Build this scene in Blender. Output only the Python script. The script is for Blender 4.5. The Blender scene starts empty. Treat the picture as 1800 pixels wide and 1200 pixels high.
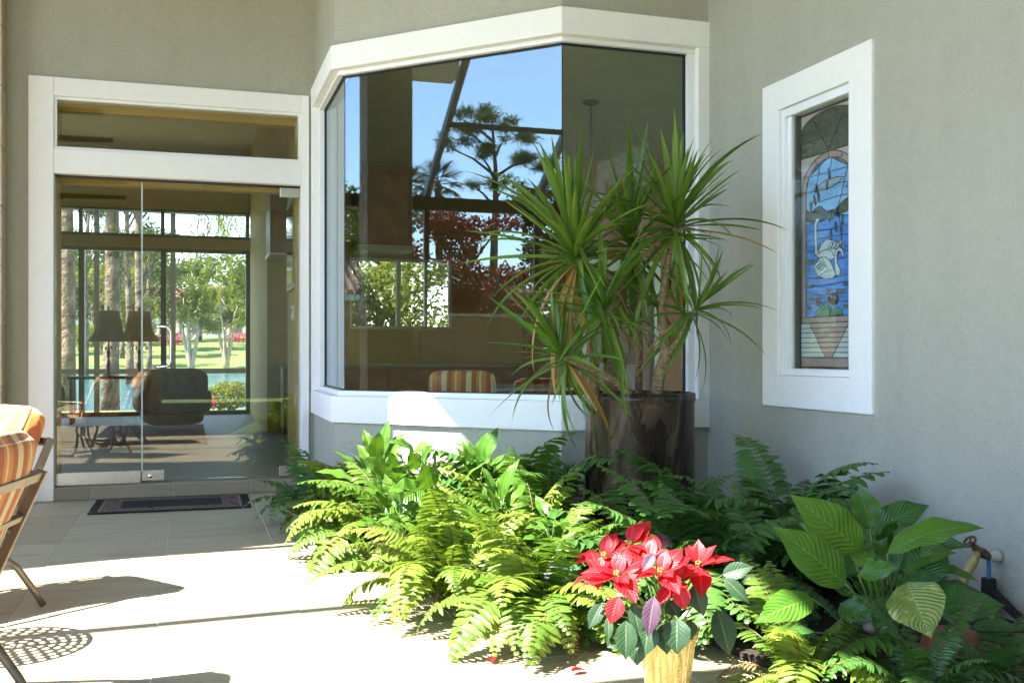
import bpy, bmesh, math, random
from mathutils import Vector, Matrix, Euler
RN = random.Random(11)
SC = bpy.context.scene
COL = SC.collection
PI = math.pi
rad = math.radians

# ------------------------------------------------------------------ camera, sky, sun, exposure
F_PX, TH, CH, HZ = 1790.0, rad(17.6), 1.15, 620.0
CT, ST = math.cos(TH), math.sin(TH)
cd = bpy.data.cameras.new('camera'); cam = bpy.data.objects.new('camera', cd); COL.objects.link(cam)
cam.location = (0, 0, CH); cam.rotation_euler = (rad(90), 0, -TH)
cd.sensor_width = 36; cd.lens = F_PX / 1800 * 36; cd.shift_y = (HZ - 600) / 1800; cd.clip_start = .05; cd.clip_end = 2500
SC.camera = cam
SUN = Vector((-.716, -.165, 1.0)).normalized()          # towards the sun
wd = bpy.data.worlds.new('World'); SC.world = wd; wd.use_nodes = True
wn = wd.node_tree.nodes; sky = wn.new('ShaderNodeTexSky'); sky.sky_type = 'NISHITA'; sky.sun_disc = False
sky.sun_elevation = math.asin(SUN.z); sky.sun_rotation = math.atan2(SUN.x, SUN.y) % (2 * PI)
sky.air_density = 1.0; sky.dust_density = .1; sky.ozone_density = 3.0
bg = wn['Background']; bg.inputs['Strength'].default_value = .15
wd.node_tree.links.new(sky.outputs[0], bg.inputs['Color'])
sl = bpy.data.lights.new('sun', 'SUN'); sl.energy = 4.6; sl.angle = rad(.5); sl.color = (1, .95, .87)
so = bpy.data.objects.new('sun', sl); COL.objects.link(so); so.rotation_euler = (-SUN).to_track_quat('-Z', 'Y').to_euler()
so.location = (-8, -2, 12)
SC.view_settings.view_transform = 'Standard'; SC.view_settings.look = 'None'; SC.view_settings.gamma = 1
SC.view_settings.exposure = 2.9
SC.cycles.max_bounces = 10; SC.cycles.transparent_max_bounces = 24; SC.cycles.diffuse_bounces = 5
SC.cycles.use_denoising = True

def W(px, py, d):
    "point at photograph pixel (1800x1200) and camera depth d metres"
    xc = (px - 900) / F_PX
    return Vector((d * (xc * CT + ST), d * (CT - xc * ST), CH + d * (HZ - py) / F_PX))

# ------------------------------------------------------------------ mesh and object helpers
class MB:
    def __init__(s): s.v = []; s.f = []; s.uv = []; s.mi = []
    def add(s, vs, fs, uvs=None, m=0):
        b = len(s.v); s.v += [tuple(p) for p in vs]; s.f += [tuple(b + i for i in f) for f in fs]
        s.uv += list(uvs) if uvs else [(0., 0.)] * len(vs); s.mi += [m] * len(fs); return s
    def box(s, x0, y0, z0, x1, y1, z1, m=0):
        return s.add([(x0,y0,z0),(x1,y0,z0),(x1,y1,z0),(x0,y1,z0),(x0,y0,z1),(x1,y0,z1),(x1,y1,z1),(x0,y1,z1)],
              [(0,3,2,1),(4,5,6,7),(0,1,5,4),(1,2,6,5),(2,3,7,6),(3,0,4,7)], None, m)
    def bar(s, a, b, w, t, up=(0,0,1), m=0):
        "rectangular bar from a to b, w across, t along up"
        a, b = Vector(a), Vector(b); d = (b - a).normalized(); u = Vector(up); sx = d.cross(u)
        if sx.length < 1e-5: sx = d.cross(Vector((1,0,0)))
        sx.normalize(); u = sx.cross(d).normalized(); sx *= w / 2; u *= t / 2
        vs = [p + i * sx + j * u for p in (a, b) for i, j in ((-1,-1),(1,-1),(1,1),(-1,1))]
        return s.add(vs, [(0,1,2,3),(7,6,5,4),(0,4,5,1),(1,5,6,2),(2,6,7,3),(3,7,4,0)], None, m)
    def tube(s, pts, r, n=8, m=0, closed=False):
        pts = [Vector(p) for p in pts]; k = len(pts); rs = r if isinstance(r, (list, tuple)) else [r] * k
        vs = []; uv = []; up = Vector((.13, .27, .95))
        prev = None
        for i, p in enumerate(pts):
            if closed: d = pts[(i + 1) % k] - pts[i - 1]
            else: d = pts[min(i + 1, k - 1)] - pts[max(i - 1, 0)]
            d.normalize()
            a = (prev if prev is not None else (up if abs(d.dot(up)) < .9 else Vector((1, 0, 0))))
            x = (a - d * a.dot(d)).normalized(); prev = x; y = d.cross(x)
            for j in range(n):
                t = 2 * PI * j / n; vs.append(p + (x * math.cos(t) + y * math.sin(t)) * rs[i]); uv.append((j / n, i / max(1, k - 1)))
        fs = []
        for i in range(k if closed else k - 1):
            for j in range(n):
                i2 = (i + 1) % k; fs.append((i*n + j, i*n + (j+1) % n, i2*n + (j+1) % n, i2*n + j))
        if not closed: fs += [tuple(range(n - 1, -1, -1)), tuple((k-1)*n + j for j in range(n))]
        return s.add(vs, fs, uv, m)
    def prism(s, poly, off, m=0):
        "planar polygon extruded by off"
        n = len(poly); off = Vector(off); vs = [Vector(p) for p in poly] + [Vector(p) + off for p in poly]
        return s.add(vs, [tuple(range(n)), tuple(range(2*n - 1, n - 1, -1))] + [(i, i + n, (i+1) % n + n, (i+1) % n) for i in range(n)], None, m)
    def lathe(s, prof, n=24, c=(0,0,0), m=0, wob=None):
        vs = []; uv = []; k = len(prof)
        for i, (r, z) in enumerate(prof):
            for j in range(n):
                t = 2*PI*j/n; q = r * (wob(t, i / (k-1)) if wob else 1)
                vs.append((c[0] + q*math.cos(t), c[1] + q*math.sin(t), c[2] + z)); uv.append((j/n, i/(k-1)))
        fs = [(i*n + j, i*n + (j+1) % n, (i+1)*n + (j+1) % n, (i+1)*n + j) for i in range(k-1) for j in range(n)]
        fs += [tuple(range(n-1, -1, -1)), tuple((k-1)*n + j for j in range(n))]
        return s.add(vs, fs, uv, m)
    def ball(s, c, r, n=8, m=0, jit=0.):
        c = Vector(c); r = r if isinstance(r, (tuple, list)) else (r, r, r); vs = [c + Vector((0,0,-r[2]))]; h = n // 2
        for i in range(1, h):
            a = -PI/2 + PI*i/h
            for j in range(n):
                t = 2*PI*j/n; q = 1 + RN.uniform(-jit, jit)
                vs.append(c + Vector((r[0]*math.cos(a)*math.cos(t)*q, r[1]*math.cos(a)*math.sin(t)*q, r[2]*math.sin(a)*q)))
        vs.append(c + Vector((0,0,r[2]))); L = len(vs) - 1; fs = []
        for j in range(n):
            fs.append((0, 1 + (j+1) % n, 1 + j)); b = 1 + (h-2)*n; fs.append((L, b + j, b + (j+1) % n))
            for i in range(h-2): fs.append((1+i*n+j, 1+i*n+(j+1) % n, 1+(i+1)*n+(j+1) % n, 1+(i+1)*n+j))
        return s.add(vs, fs, None, m)
    def mesh(s, name, mats, smooth=False):
        me = bpy.data.meshes.new(name); me.from_pydata(s.v, [], s.f)
        for m in (mats if isinstance(mats, (list, tuple)) else [mats]): me.materials.append(m)
        me.polygons.foreach_set('material_index', s.mi)
        ul = me.uv_layers.new(name='UVMap'); li = [0] * len(me.loops); me.loops.foreach_get('vertex_index', li)
        flat = []
        for i in li: flat += s.uv[i]
        ul.data.foreach_set('uv', flat)
        if smooth: me.polygons.foreach_set('use_smooth', [True] * len(me.polygons))
        me.update(); return me
    def build(s, name, mats, parent=None, smooth=False):
        return put(name, s.mesh(name, mats, smooth), parent)
def put(name, me, parent=None, mw=None):
    o = bpy.data.objects.new(name, me); COL.objects.link(o)
    if parent is not None: o.parent = parent
    if mw is not None: o.matrix_local = mw
    return o
def tag(o, label=None, cat=None, group=None, kind=None):
    if label: o['label'] = label
    if cat: o['category'] = cat
    if group: o['group'] = group
    if kind: o['kind'] = kind
    return o
def thing(name, label, cat, loc=(0,0,0), rz=0, group=None):
    o = bpy.data.objects.new(name, None); COL.objects.link(o); o.empty_display_size = .1
    o.location = loc; o.rotation_euler = (0, 0, rz); return tag(o, label, cat, group)
def local(o, p): return Vector(p) - o.location
def smooth_by(o, ang=40):
    me = o.data; me.polygons.foreach_set('use_smooth', [True] * len(me.polygons))
    me.set_sharp_from_angle(angle=rad(ang))
    return o
def bevel(o, w=.004, seg=2):
    m = o.modifiers.new('bevel', 'BEVEL'); m.width = w; m.segments = seg; m.limit_method = 'ANGLE'; return o
def rounded(name, size, r, mat, parent, mw, seg=4, puff=0.):
    bm = bmesh.new(); bmesh.ops.create_cube(bm, size=1); bmesh.ops.scale(bm, vec=size, verts=bm.verts)
    bmesh.ops.subdivide_edges(bm, edges=bm.edges[:], cuts=5, use_grid_fill=True)
    for v in bm.verts:                                   # puffed faces, soft edges
        for ax in range(3):
            a, b = [i for i in range(3) if i != ax]
            h = size[ax] / 2
            if abs(abs(v.co[ax]) - h) < 1e-6:
                u = 2*v.co[a]/size[a]; w = 2*v.co[b]/size[b]
                v.co[ax] += math.copysign(puff * (1 - u**4) * (1 - w**4), v.co[ax])
    inner = [s/2 - r for s in size]
    for v in bm.verts:
        q = Vector([max(-inner[i], min(inner[i], v.co[i])) for i in range(3)]); d = v.co - q
        if d.length > r and sum(abs(d[i]) > 1e-6 for i in range(3)) > 1: v.co = q + d.normalized() * r
    me = bpy.data.meshes.new(name); bm.to_mesh(me); bm.free(); me.materials.append(mat)
    me.polygons.foreach_set('use_smooth', [True]*len(me.polygons))
    o = put(name, me, parent, mw); m = o.modifiers.new('sub', 'SUBSURF'); m.levels = 1; m.render_levels = 2
    return o

# ------------------------------------------------------------------ materials
class NT:
    def __init__(s, name):
        s.m = bpy.data.materials.new(name); s.m.use_nodes = True; s.t = s.m.node_tree; s.n = s.t.nodes
        s.b = s.n['Principled BSDF']; s.out = s.n['Material Output']; s._c = None
    def node(s, t, **k):
        nd = s.n.new('ShaderNode' + t)
        for a, b in k.items(): setattr(nd, a, b)
        return nd
    def lk(s, a, b): s.t.links.new(a, b)
    def inp(s, nd, i, v):
        if hasattr(v, 'node') or isinstance(v, bpy.types.NodeSocket): s.lk(v, nd.inputs[i])
        else: nd.inputs[i].default_value = v
    def math(s, op, a, b=0., clamp=False):
        nd = s.node('Math', operation=op, use_clamp=clamp); s.inp(nd, 0, a); s.inp(nd, 1, b); return nd.outputs[0]
    def mix(s, f, a, b, mode='MIX'):
        nd = s.node('Mix', data_type='RGBA', blend_type=mode); s.inp(nd, 0, f)
        s.inp(nd, 6, a if not isinstance(a, tuple) else (*a, 1)[:4]); s.inp(nd, 7, b if not isinstance(b, tuple) else (*b, 1)[:4]); return nd.outputs[2]
    def obj(s):
        if not s._c: s._c = s.node('TexCoord')
        return s._c.outputs['Object']
    def pos(s): return s.node('NewGeometry').outputs['Position']
    def uv(s):
        if not s._c: s._c = s.node('TexCoord')
        return s._c.outputs['UV']
    def noise(s, scale, vec=None, detail=4, rough=.55, dist=0.):
        nd = s.node('TexNoise'); s.lk(vec if vec is not None else s.pos(), nd.inputs['Vector'])
        nd.inputs['Scale'].default_value = scale; nd.inputs['Detail'].default_value = detail
        nd.inputs['Roughness'].default_value = rough; nd.inputs['Distortion'].default_value = dist; return nd.outputs[0]
    def ramp(s, f, stops, interp='LINEAR'):
        nd = s.node('ValToRGB'); cr = nd.color_ramp; cr.interpolation = interp
        while len(cr.elements) < len(stops): cr.elements.new(.5)
        for e, (p, c) in zip(cr.elements, stops): e.position = p; e.color = (*c, 1) if len(c) == 3 else c
        s.lk(f, nd.inputs[0]); return nd.outputs[0]
    def scalev(s, vec, sc):
        nd = s.node('Mapping'); s.lk(vec, nd.inputs[0]); nd.inputs['Scale'].default_value = sc; return nd.outputs[0]
    def sep(s, vec):
        nd = s.node('SeparateXYZ'); s.lk(vec, nd.inputs[0]); return nd.outputs
    def bump(s, h, strength=.3, dist=.01):
        nd = s.node('Bump'); nd.inputs['Strength'].default_value = strength; nd.inputs['Distance'].default_value = dist
        s.lk(h, nd.inputs['Height']); s.lk(nd.outputs[0], s.b.inputs['Normal']); return nd.outputs[0]
    def col(s, c):
        s.inp(s.b, 'Base Color', (*c, 1) if isinstance(c, tuple) else c); return s
    def set(s, **k):
        for a, v in k.items(): s.inp(s.b, a.replace('_', ' '), v)
        return s
def plain(name, c, rough=.5, metal=0., var=.12, sc=6., bump=0., bsc=60., bd=.003, spec=.5):
    n = NT(name); n.set(Roughness=rough, Metallic=metal); n.b.inputs['Specular IOR Level'].default_value = spec
    f = n.noise(sc, n.obj()); d = tuple(x * (1 - 2*var) for x in c); e = tuple(min(1, x * (1 + var)) for x in c)
    n.col(n.ramp(f, [(.3, d), (.7, e)]))
    if bump: n.bump(n.noise(bsc, n.obj()), bump, bd)
    return n.m
def stucco(name, c, sc=130., st=.5, var=.06):
    n = NT(name); n.set(Roughness=.85); p = n.pos()
    f = n.noise(1.3, p, 5, .6); g = n.noise(14, p, 3)
    c1 = n.ramp(f, [(.3, tuple(x*(1-var) for x in c)), (.72, tuple(x*(1+var) for x in c))])
    st_ = n.noise(1.0, n.scalev(p, (5, 5, .35)), 5, .6); c1 = n.mix(.5, c1, n.ramp(st_, [(.3, tuple(x*(1-1.6*var) for x in c)), (.65, tuple(x*(1+.8*var) for x in c))]))
    n.col(n.mix(min(.12, var*1.6), c1, n.ramp(g, [(.3, tuple(x*.6 for x in c)), (.7, tuple(x*1.25 for x in c))])))
    h = n.math('ADD', n.noise(sc, p, 3, .65), n.math('MULTIPLY', n.noise(sc*.33, p, 2, .5), .8)); n.bump(h, st, .012); return n.m
M = {}
M['stucco'] = stucco('grey_green_stucco', (.40, .39, .32), 92., .7)
M['trim'] = stucco('white_stucco_trim', (.83, .815, .79), 170., .3, .022)
M['vinyl'] = plain('white_window_frame', (.80, .81, .82), .35, 0, .02)
M['gasket'] = plain('black_gasket', (.012, .013, .016), .5)
M['soffit'] = stucco('soffit_stucco', (.40, .39, .34))
M['gold'] = plain('gold_painted_wall', (.52, .37, .10), .7, 0, .05, 2)
M['olive'] = plain('olive_ceiling_paint', (.42, .39, .27), .8, 0, .04, 2)
M['orange'] = plain('terracotta_paint', (.44, .17, .075), .75, 0, .05, 2)
M['steel'] = plain('brushed_steel', (.62, .60, .57), .32, 1, .06, 40)
M['chrome'] = plain('polished_steel', (.75, .75, .74), .12, 1, .03)
M['bronze'] = plain('dark_bronze_metal', (.045, .038, .032), .45, .3, .1)
M['winmetal'] = plain('grey_window_metal', (.10, .105, .10), .45, .2, .1)
M['taupe'] = plain('taupe_powder_coat', (.22, .18, .15), .42, .55, .1, 20)
M['black'] = plain('black_foam', (.012, .012, .013), .85, 0, .2, 30, .4, 90)
M['white'] = plain('white_plastic', (.75, .75, .72), .4, 0, .04)
def glass(name, r0, tint=(1, 1, 1), rough=0.0, coat=(1, 1, 1)):
    n = NT(name); lw = n.node('LayerWeight'); lw.inputs['Blend'].default_value = .5
    f = n.math('POWER', lw.outputs['Facing'], 5.0); f = n.math('ADD', n.math('MULTIPLY', f, 1 - r0), r0, True)
    tr = n.node('BsdfTransparent'); tr.inputs[0].default_value = (*tint, 1); gl = n.node('BsdfGlossy'); gl.inputs['Roughness'].default_value = rough; gl.inputs[0].default_value = (*coat, 1)
    mx = n.node('MixShader'); n.lk(f, mx.inputs[0]); n.lk(tr.outputs[0], mx.inputs[1]); n.lk(gl.outputs[0], mx.inputs[2]); n.lk(mx.outputs[0], n.out.inputs['Surface'])
    return n.m
M['glass_bay'] = glass('coated_bay_glass', .072, (.86, .88, .82), 0., (.82, .92, 1.0))
M['glass_door'] = glass('clear_door_glass', .062, (.90, .90, .84))
M['glass'] = glass('window_glass', .04, (.95, .96, .94))
M['glass_edge'] = plain('polished_glass_edge', (.50, .60, .56), .1, 0, .05)
def tilemat(name, c, amount=.16, rough=.55):
    n = NT(name); oi = n.node('ObjectInfo').outputs['Random']; p = n.pos()
    streak = n.noise(1.0, n.scalev(p, (2.2, 13, 8)), 6, .65, .6); fine = n.noise(45, p, 5, .65)
    cc = n.ramp(streak, [(.25, tuple(x*(1-amount*1.6) for x in c)), (.5, c), (.78, (c[0]*1.12, c[1]*1.07, c[2]*.94))])
    cc = n.mix(.35, cc, n.ramp(fine, [(.3, tuple(x*.72 for x in c)), (.7, tuple(x*1.15 for x in c))]))
    dk = n.math('ADD', n.math('MULTIPLY', oi, .22), .86); cm = n.node('CombineColor'); [n.lk(dk, cm.inputs[i]) for i in range(3)]
    n.col(n.mix(1.0, cc, cm.outputs[0], 'MULTIPLY')); n.set(Roughness=n.math('ADD', n.math('MULTIPLY', fine, .25), rough - .15))
    n.bump(n.math('ADD', n.math('MULTIPLY', streak, .8), n.math('MULTIPLY', fine, .5)), .35, .004); return n.m
M['tile'] = tilemat('honed_limestone', (.36, .305, .20), .34)
M['step'] = tilemat('tan_split_stone', (.30, .25, .17), .25, .7)
M['pierstone'] = tilemat('beige_travertine', (.50, .41, .29), .35, .6)
M['grout'] = plain('pale_grout', (.46, .44, .40), .9, 0, .1, 30)
def soilmat():
    n = NT('dark_soil'); n.set(Roughness=.95); p = n.pos(); f = n.noise(34, p, 6, .7)
    n.col(n.ramp(f, [(.3, (.012, .009, .006)), (.6, (.05, .035, .022)), (.8, (.11, .08, .05))])); n.bump(f, 1., .03); return n.m
M['soil'] = soilmat()
def leafmat(name, a, b, transl=.35, rough=.38, veins=0., vs=22., rib=(.3, .38, .1), ribw=.035, tcol=None, blotch=None, spec=.5):
    n = NT(name); u, v, _ = n.sep(n.uv()); oi = n.node('ObjectInfo').outputs['Random']
    c = n.mix(oi, a, b); f = n.noise(5, n.obj(), 4); c = n.mix(n.math('MULTIPLY', f, .55), c, tuple(x*.55 for x in a))
    if blotch: c = n.mix(n.ramp(n.noise(blotch[1], n.obj(), 5, .7), [(.55, (0,0,0)), (.68, (1,1,1))]), c, blotch[0])
    d = n.math('ABSOLUTE', n.math('SUBTRACT', u, .5))
    c = n.mix(n.math('MULTIPLY', n.math('LESS_THAN', d, ribw), .7), c, rib)
    n.col(c); n.set(Roughness=rough); n.b.inputs['Specular IOR Level'].default_value = spec
    if veins:
        w = n.math('SINE', n.math('MULTIPLY', n.math('SUBTRACT', n.math('ADD', v, n.math('MULTIPLY', n.noise(9, n.obj(), 3), .10)), n.math('MULTIPLY', d, .55)), vs*2*PI)); nm = n.bump(w, veins, .004)
    tr = n.node('BsdfTranslucent'); n.lk(n.mix(1., c, tcol or (1., 1.0, .45), 'MULTIPLY'), tr.inputs[0])
    br = n.node('Mix', data_type='RGBA', blend_type='MULTIPLY')
    mx = n.node('MixShader'); mx.inputs[0].default_value = transl
    n.lk(n.b.outputs[0], mx.inputs[1]); n.lk(tr.outputs[0], mx.inputs[2]); n.lk(mx.outputs[0], n.out.inputs['Surface']); return n.m
M['fern'] = leafmat('sunlit_fern_leaf', (.09, .20, .026), (.27, .35, .05), .42, .42, ribw=.0)  # yellow-green copy for ferns in the sun, brightness put into the colour
M['fern_shade'] = leafmat('shaded_fern_leaf', (.05, .145, .03), (.09, .20, .04), .28, .34, ribw=.0)  # darker copy of the fern leaf, shade put into its colour
M['fernb'] = leafmat('withered_fern_leaf', (.20, .11, .035), (.30, .18, .06), .2, .7, ribw=.0)
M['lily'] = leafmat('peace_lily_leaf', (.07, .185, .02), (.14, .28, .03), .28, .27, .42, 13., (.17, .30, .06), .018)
M['lilyv'] = leafmat('yellowing_lily_leaf', (.16, .25, .04), (.22, .29, .06), .3, .35, .5, 15., (.3, .38, .12), .02, None, ((.45, .46, .16), 16))
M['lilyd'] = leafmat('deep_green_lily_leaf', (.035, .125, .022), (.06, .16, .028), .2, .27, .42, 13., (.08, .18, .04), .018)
M['yucca'] = leafmat('yucca_leaf', (.085, .19, .022), (.24, .37, .05), .32, .36, 0, 1, (.14, .24, .06), .06)
M['yuccay'] = leafmat('dry_yucca_leaf', (.45, .24, .05), (.55, .36, .12), .3, .6, 0, 1, (.5, .35, .12), .06)
M['bract'] = leafmat('red_bract', (.52, .004, .012), (.68, .012, .02), .25, .45, .2, 9., (.8, .10, .10), .025, (1., .35, .25))
M['pleaf'] = leafmat('poinsettia_leaf', (.018, .06, .022), (.04, .09, .035), .15, .5, .12, 8., (.16, .2, .1), .025)
M['pleafp'] = leafmat('purple_poinsettia_leaf', (.07, .03, .06), (.09, .045, .075), .15, .5, .12, 8., (.3, .16, .2), .025)
M['stem'] = plain('green_stem', (.09, .17, .035), .5)
M['rachis'] = plain('brown_rachis', (.13, .10, .03), .6)
M['bark'] = plain('grey_brown_bark', (.20, .15, .105), .9, 0, .3, 9, 1., 20, .05)
def yuccabark():
    n = NT('yucca_bark'); n.set(Roughness=.85); p = n.obj(); z = n.sep(p)[2]
    rings = n.math('SINE', n.math('MULTIPLY', n.math('ADD', z, n.math('MULTIPLY', n.noise(14, p), .05)), 300)); f = n.noise(30, p, 5, .7)
    n.col(n.ramp(f, [(.25, (.12, .075, .04)), (.55, (.30, .21, .12)), (.8, (.50, .42, .30))])); n.bump(n.math('ADD', rings, n.math('MULTIPLY', f, 2.)), .55, .006); return n.m
M['ybark'] = yuccabark()
def potmat():
    n = NT('dark_glazed_ceramic'); p = n.obj(); s = n.noise(3.2, n.scalev(p, (2., 2., .5)), 7, .7, 1.2); f = n.noise(60, p, 4, .7)
    c = n.ramp(s, [(.35, (.008, .007, .007)), (.50, (.028, .018, .013)), (.60, (.085, .055, .038)), (.74, (.18, .13, .09))])
    c = n.mix(n.ramp(f, [(.66, (0,0,0)), (.74, (1,1,1))]), c, (.22, .19, .16)); n.col(c)
    n.b.inputs['Specular IOR Level'].default_value = .35; n.set(Roughness=n.ramp(s, [(.35, (.16,)*3), (.7, (.42,)*3)])); n.bump(n.noise(26, p, 4), .25, .006); return n.m
M['pot'] = potmat()
M['greypot'] = plain('blue_grey_plastic_pot', (.20, .215, .26), .5, 0, .05)
def foil():
    n = NT('gold_foil'); p = n.obj(); s = n.noise(22, n.scalev(p, (2.2, 2.2, .35)), 5, .7, 1.5)
    n.col((.86, .70, .30)); n.set(Metallic=.9, Roughness=.22); n.bump(n.math('ADD', s, n.math('MULTIPLY', n.noise(60, n.scalev(p, (2, 2, .5)), 4), .5)), 1., .03); return n.m
M['foil'] = foil()
def stripes():
    n = NT('striped_cushion_fabric'); x = n.sep(n.obj())[0]
    x = n.math('ADD', x, n.math('MULTIPLY', n.noise(2.5, n.obj()), .012)); t = n.math('FRACT', n.math('MULTIPLY', n.math('ADD', x, 2.), 5.2))
    c = n.ramp(t, [(0, (.72, .58, .32)), (.22, (.40, .085, .025)), (.42, (.66, .22, .035)), (.60, (.72, .58, .32)), (.68, (.66, .22, .035)), (.80, (.40, .085, .025))], 'CONSTANT')
    wv = n.noise(420, n.obj(), 2); n.col(n.mix(n.math('MULTIPLY', wv, .22), c, (.3, .15, .05))); n.set(Roughness=.9); n.b.inputs['Sheen Weight'].default_value = .25
    n.bump(n.math('ADD', n.math('MULTIPLY', wv, .3), n.noise(7, n.obj(), 3)), .35, .012); return n.m
M['stripe'] = stripes()
M['rust'] = plain('rust_piping_fabric', (.42, .10, .03), .9, 0, .1)

# ------------------------------------------------------------------ terrain, water
def gh(x, y):
    def ss(a, b, t): t = max(0, min(1, (t - a)/(b - a))); return t*t*(3 - 2*t)
    h = -.09 - .9*ss(23, 33, y) + .7*ss(84, 92, y) + 3.6*ss(92, 150, y)
    if y > 92: h += .35*math.sin(x*.07)*ss(92, 120, y)
    return h
xs = [-900, -400, -200] + [-120 + 8*i for i in range(31)] + [200, 400, 900]
ys = [-900, -300, -100, -40, -10, 10, 20] + [22 + 2*i for i in range(72)] + [200, 300, 500, 1200]
mb = MB(); mb.add([(x, y, gh(x, y)) for y in ys for x in xs], [(j*len(xs)+i, j*len(xs)+i+1, (j+1)*len(xs)+i+1, (j+1)*len(xs)+i) for j in range(len(ys)-1) for i in range(len(xs)-1)])
n = NT('lawn_grass'); p = n.pos(); f = n.noise(.25, p, 6, .65); g = n.noise(6, p, 4, .7)
c = n.ramp(f, [(.32, (.20, .155, .07)), (.45, (.12, .17, .035)), (.7, (.17, .22, .05))]); n.col(n.mix(.4, c, n.ramp(g, [(.3, (.04, .08, .015)), (.7, (.2, .25, .07))]))); n.set(Roughness=.9); n.bump(g, .6, .05)
tag(mb.build('ground', n.m, smooth=True), kind='structure')
n = NT('pond_water'); p = n.pos(); n.col((.015, .10, .15)); n.set(Roughness=.12); n.bump(n.noise(1.0, n.scalev(p, (.5, 2.0, 1)), 5, .6), .35, .25)
mb = MB(); mb.add([(-300, 26, -.55), (300, 26, -.55), (300, 95, -.55), (-300, 95, -.55)], [(0, 1, 2, 3)]); tag(mb.build('pond_water', n.m), kind='structure')

# ------------------------------------------------------------------ patio floor of square stone slabs
DW, RW = 8.60, 3.287                       # trim planes of the door wall and of the side wall
TS, X0, Y0 = .61, -.13, 6.68
mb = MB(); mb.box(-9, -7, -.06, 3.6, 9.0, -.0025); floor = tag(mb.build('patio_floor', M['grout']), kind='structure')
rest = MB(); tcache = []
for k in range(6):
    t = MB(); g = .003; j = [RN.uniform(-.0008, .0008) for _ in range(4)]; a, b = -TS/2 + g, TS/2 - g; e = .002
    t.add([(a,a,-.03),(b,a,-.03),(b,b,-.03),(a,b,-.03),(a,a,-e),(b,a,-e),(b,b,-e),(a,b,-e),(a+e,a+e,j[0]),(b-e,a+e,j[1]),(b-e,b-e,j[2]),(a+e,b-e,j[3])],
          [(0,1,5,4),(1,2,6,5),(2,3,7,6),(3,0,4,7),(4,5,9,8),(5,6,10,9),(6,7,11,10),(7,4,8,11),(8,9,10,11)]); tcache.append(t.mesh('slab', M['tile']))
for i in range(-14, 6):
    for k in range(-22, 4):
        cx, cy = X0 + TS*(i + .5), Y0 + TS*(k + .5)
        if cx - TS/2 < -8.9: continue
        x0, x1, y0, y1 = cx - TS/2, min(cx + TS/2, RW + .02), cy - TS/2, min(cy + TS/2, DW - .004)
        if x1 - x0 < .05 or y1 - y0 < .05: continue
        if -2.2 < cx < 3.6 and cy > 2.7:
            if x1 - x0 < TS - .01 or y1 - y0 < TS - .01:
                t = MB(); t.box(x0 + .004, y0 + .004, -.03, x1 - .004, y1 - .004, 0); bevel(t.build('slab', M['tile'], floor), .004, 1)
            else: put('slab', tcache[RN.randrange(6)], floor, Matrix.Translation((cx, cy, RN.uniform(-.0008, .0008))) @ Matrix.Rotation(PI/2*RN.randrange(4), 4, 'Z'))
        else: rest.box(x0 + .004, y0 + .004, -.03, x1 - .004, y1 - .004, 0)
tag(rest.build('slab_field', M['tile'], floor), kind='stuff')

# ------------------------------------------------------------------ house walls
mb = MB()
mb.box(-6.5, DW + .03, 0, -1.178, DW + .2, 5.2); mb.box(.953, DW + .03, 0, 1.0, DW + .2, 5.2); mb.box(-1.178, DW + .03, 3.286, .953, DW + .2, 5.2); mb.box(1.0, DW+.03, 3.4, 1.2, DW+.2, 5.2)
tag(mb.build('stucco_wall', M['stucco']), 'grey-green stucco wall around the frameless glass door', 'wall')
A, B, C_, D = Vector((.97, DW + .04)), Vector((.97, 7.36)), Vector((2.257, 6.073)), Vector((RW + .03, 6.073))
PATH = [A, B, C_, D]
def offp(o):
    out = []
    for i, p in enumerate(PATH):
        ns = []
        if i > 0: d = (PATH[i] - PATH[i-1]).normalized(); ns.append(Vector((-d.y, d.x)))
        if i < 3: d = (PATH[i+1] - PATH[i]).normalized(); ns.append(Vector((-d.y, d.x)))
        if len(ns) == 1: out.append(p + ns[0]*o)
        else:
            m = (ns[0] + ns[1]).normalized(); out.append(p + m * (o / m.dot(ns[0])))
    return out
def ring(mb, o0, o1, z0, z1, segs=(0, 1, 2)):
    a, b = offp(o0), offp(o1); vs = []; fs = []
    for i in range(4):
        vs += [(*a[i], z0), (*b[i], z0), (*b[i], z1), (*a[i], z1)]
    for i in segs:
        q = 4*i; r = q + 4; fs += [(q, r, r+3, q+3), (q+1, q+2, r+2, r+1), (q+3, r+3, r+2, q+2), (q, q+1, r+1, r)]
    fs += [(4*segs[0], 4*segs[0]+3, 4*segs[0]+2, 4*segs[0]+1)]; e = 4*segs[-1] + 4; fs += [(e, e+1, e+2, e+3)]
    return mb.add(vs, fs)
mb = MB(); ring(mb, .028, .19, 0, .70); ring(mb, .028, .19, 3.32, 5.2)
tag(mb.build('stucco_wall', M['stucco']), 'grey-green stucco wall below and above the angled bay window', 'wall')
WY0, WY1, WZ0, WZ1 = 4.357, 5.387, .835, 2.74
mb = MB(); x0, x1 = RW + .022, RW + .25
mb.box(x0, -4, 0, x1, WY0 + .003, 5.2); mb.box(x0, WY1 - .003, 0, x1, 6.07, 5.2); mb.box(x0, 6.07, 0, 8.3, 6.25, 5.2); mb.box(x0, WY0 + .003, 0, x1, WY1 - .003, WZ0 + .003); mb.box(x0, WY0 + .003, WZ1 - .003, x1, WY1 - .003, 5.2)
tag(mb.build('stucco_wall', M['stucco']), 'pale grey stucco side wall holding the stained glass window', 'wall')
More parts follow.
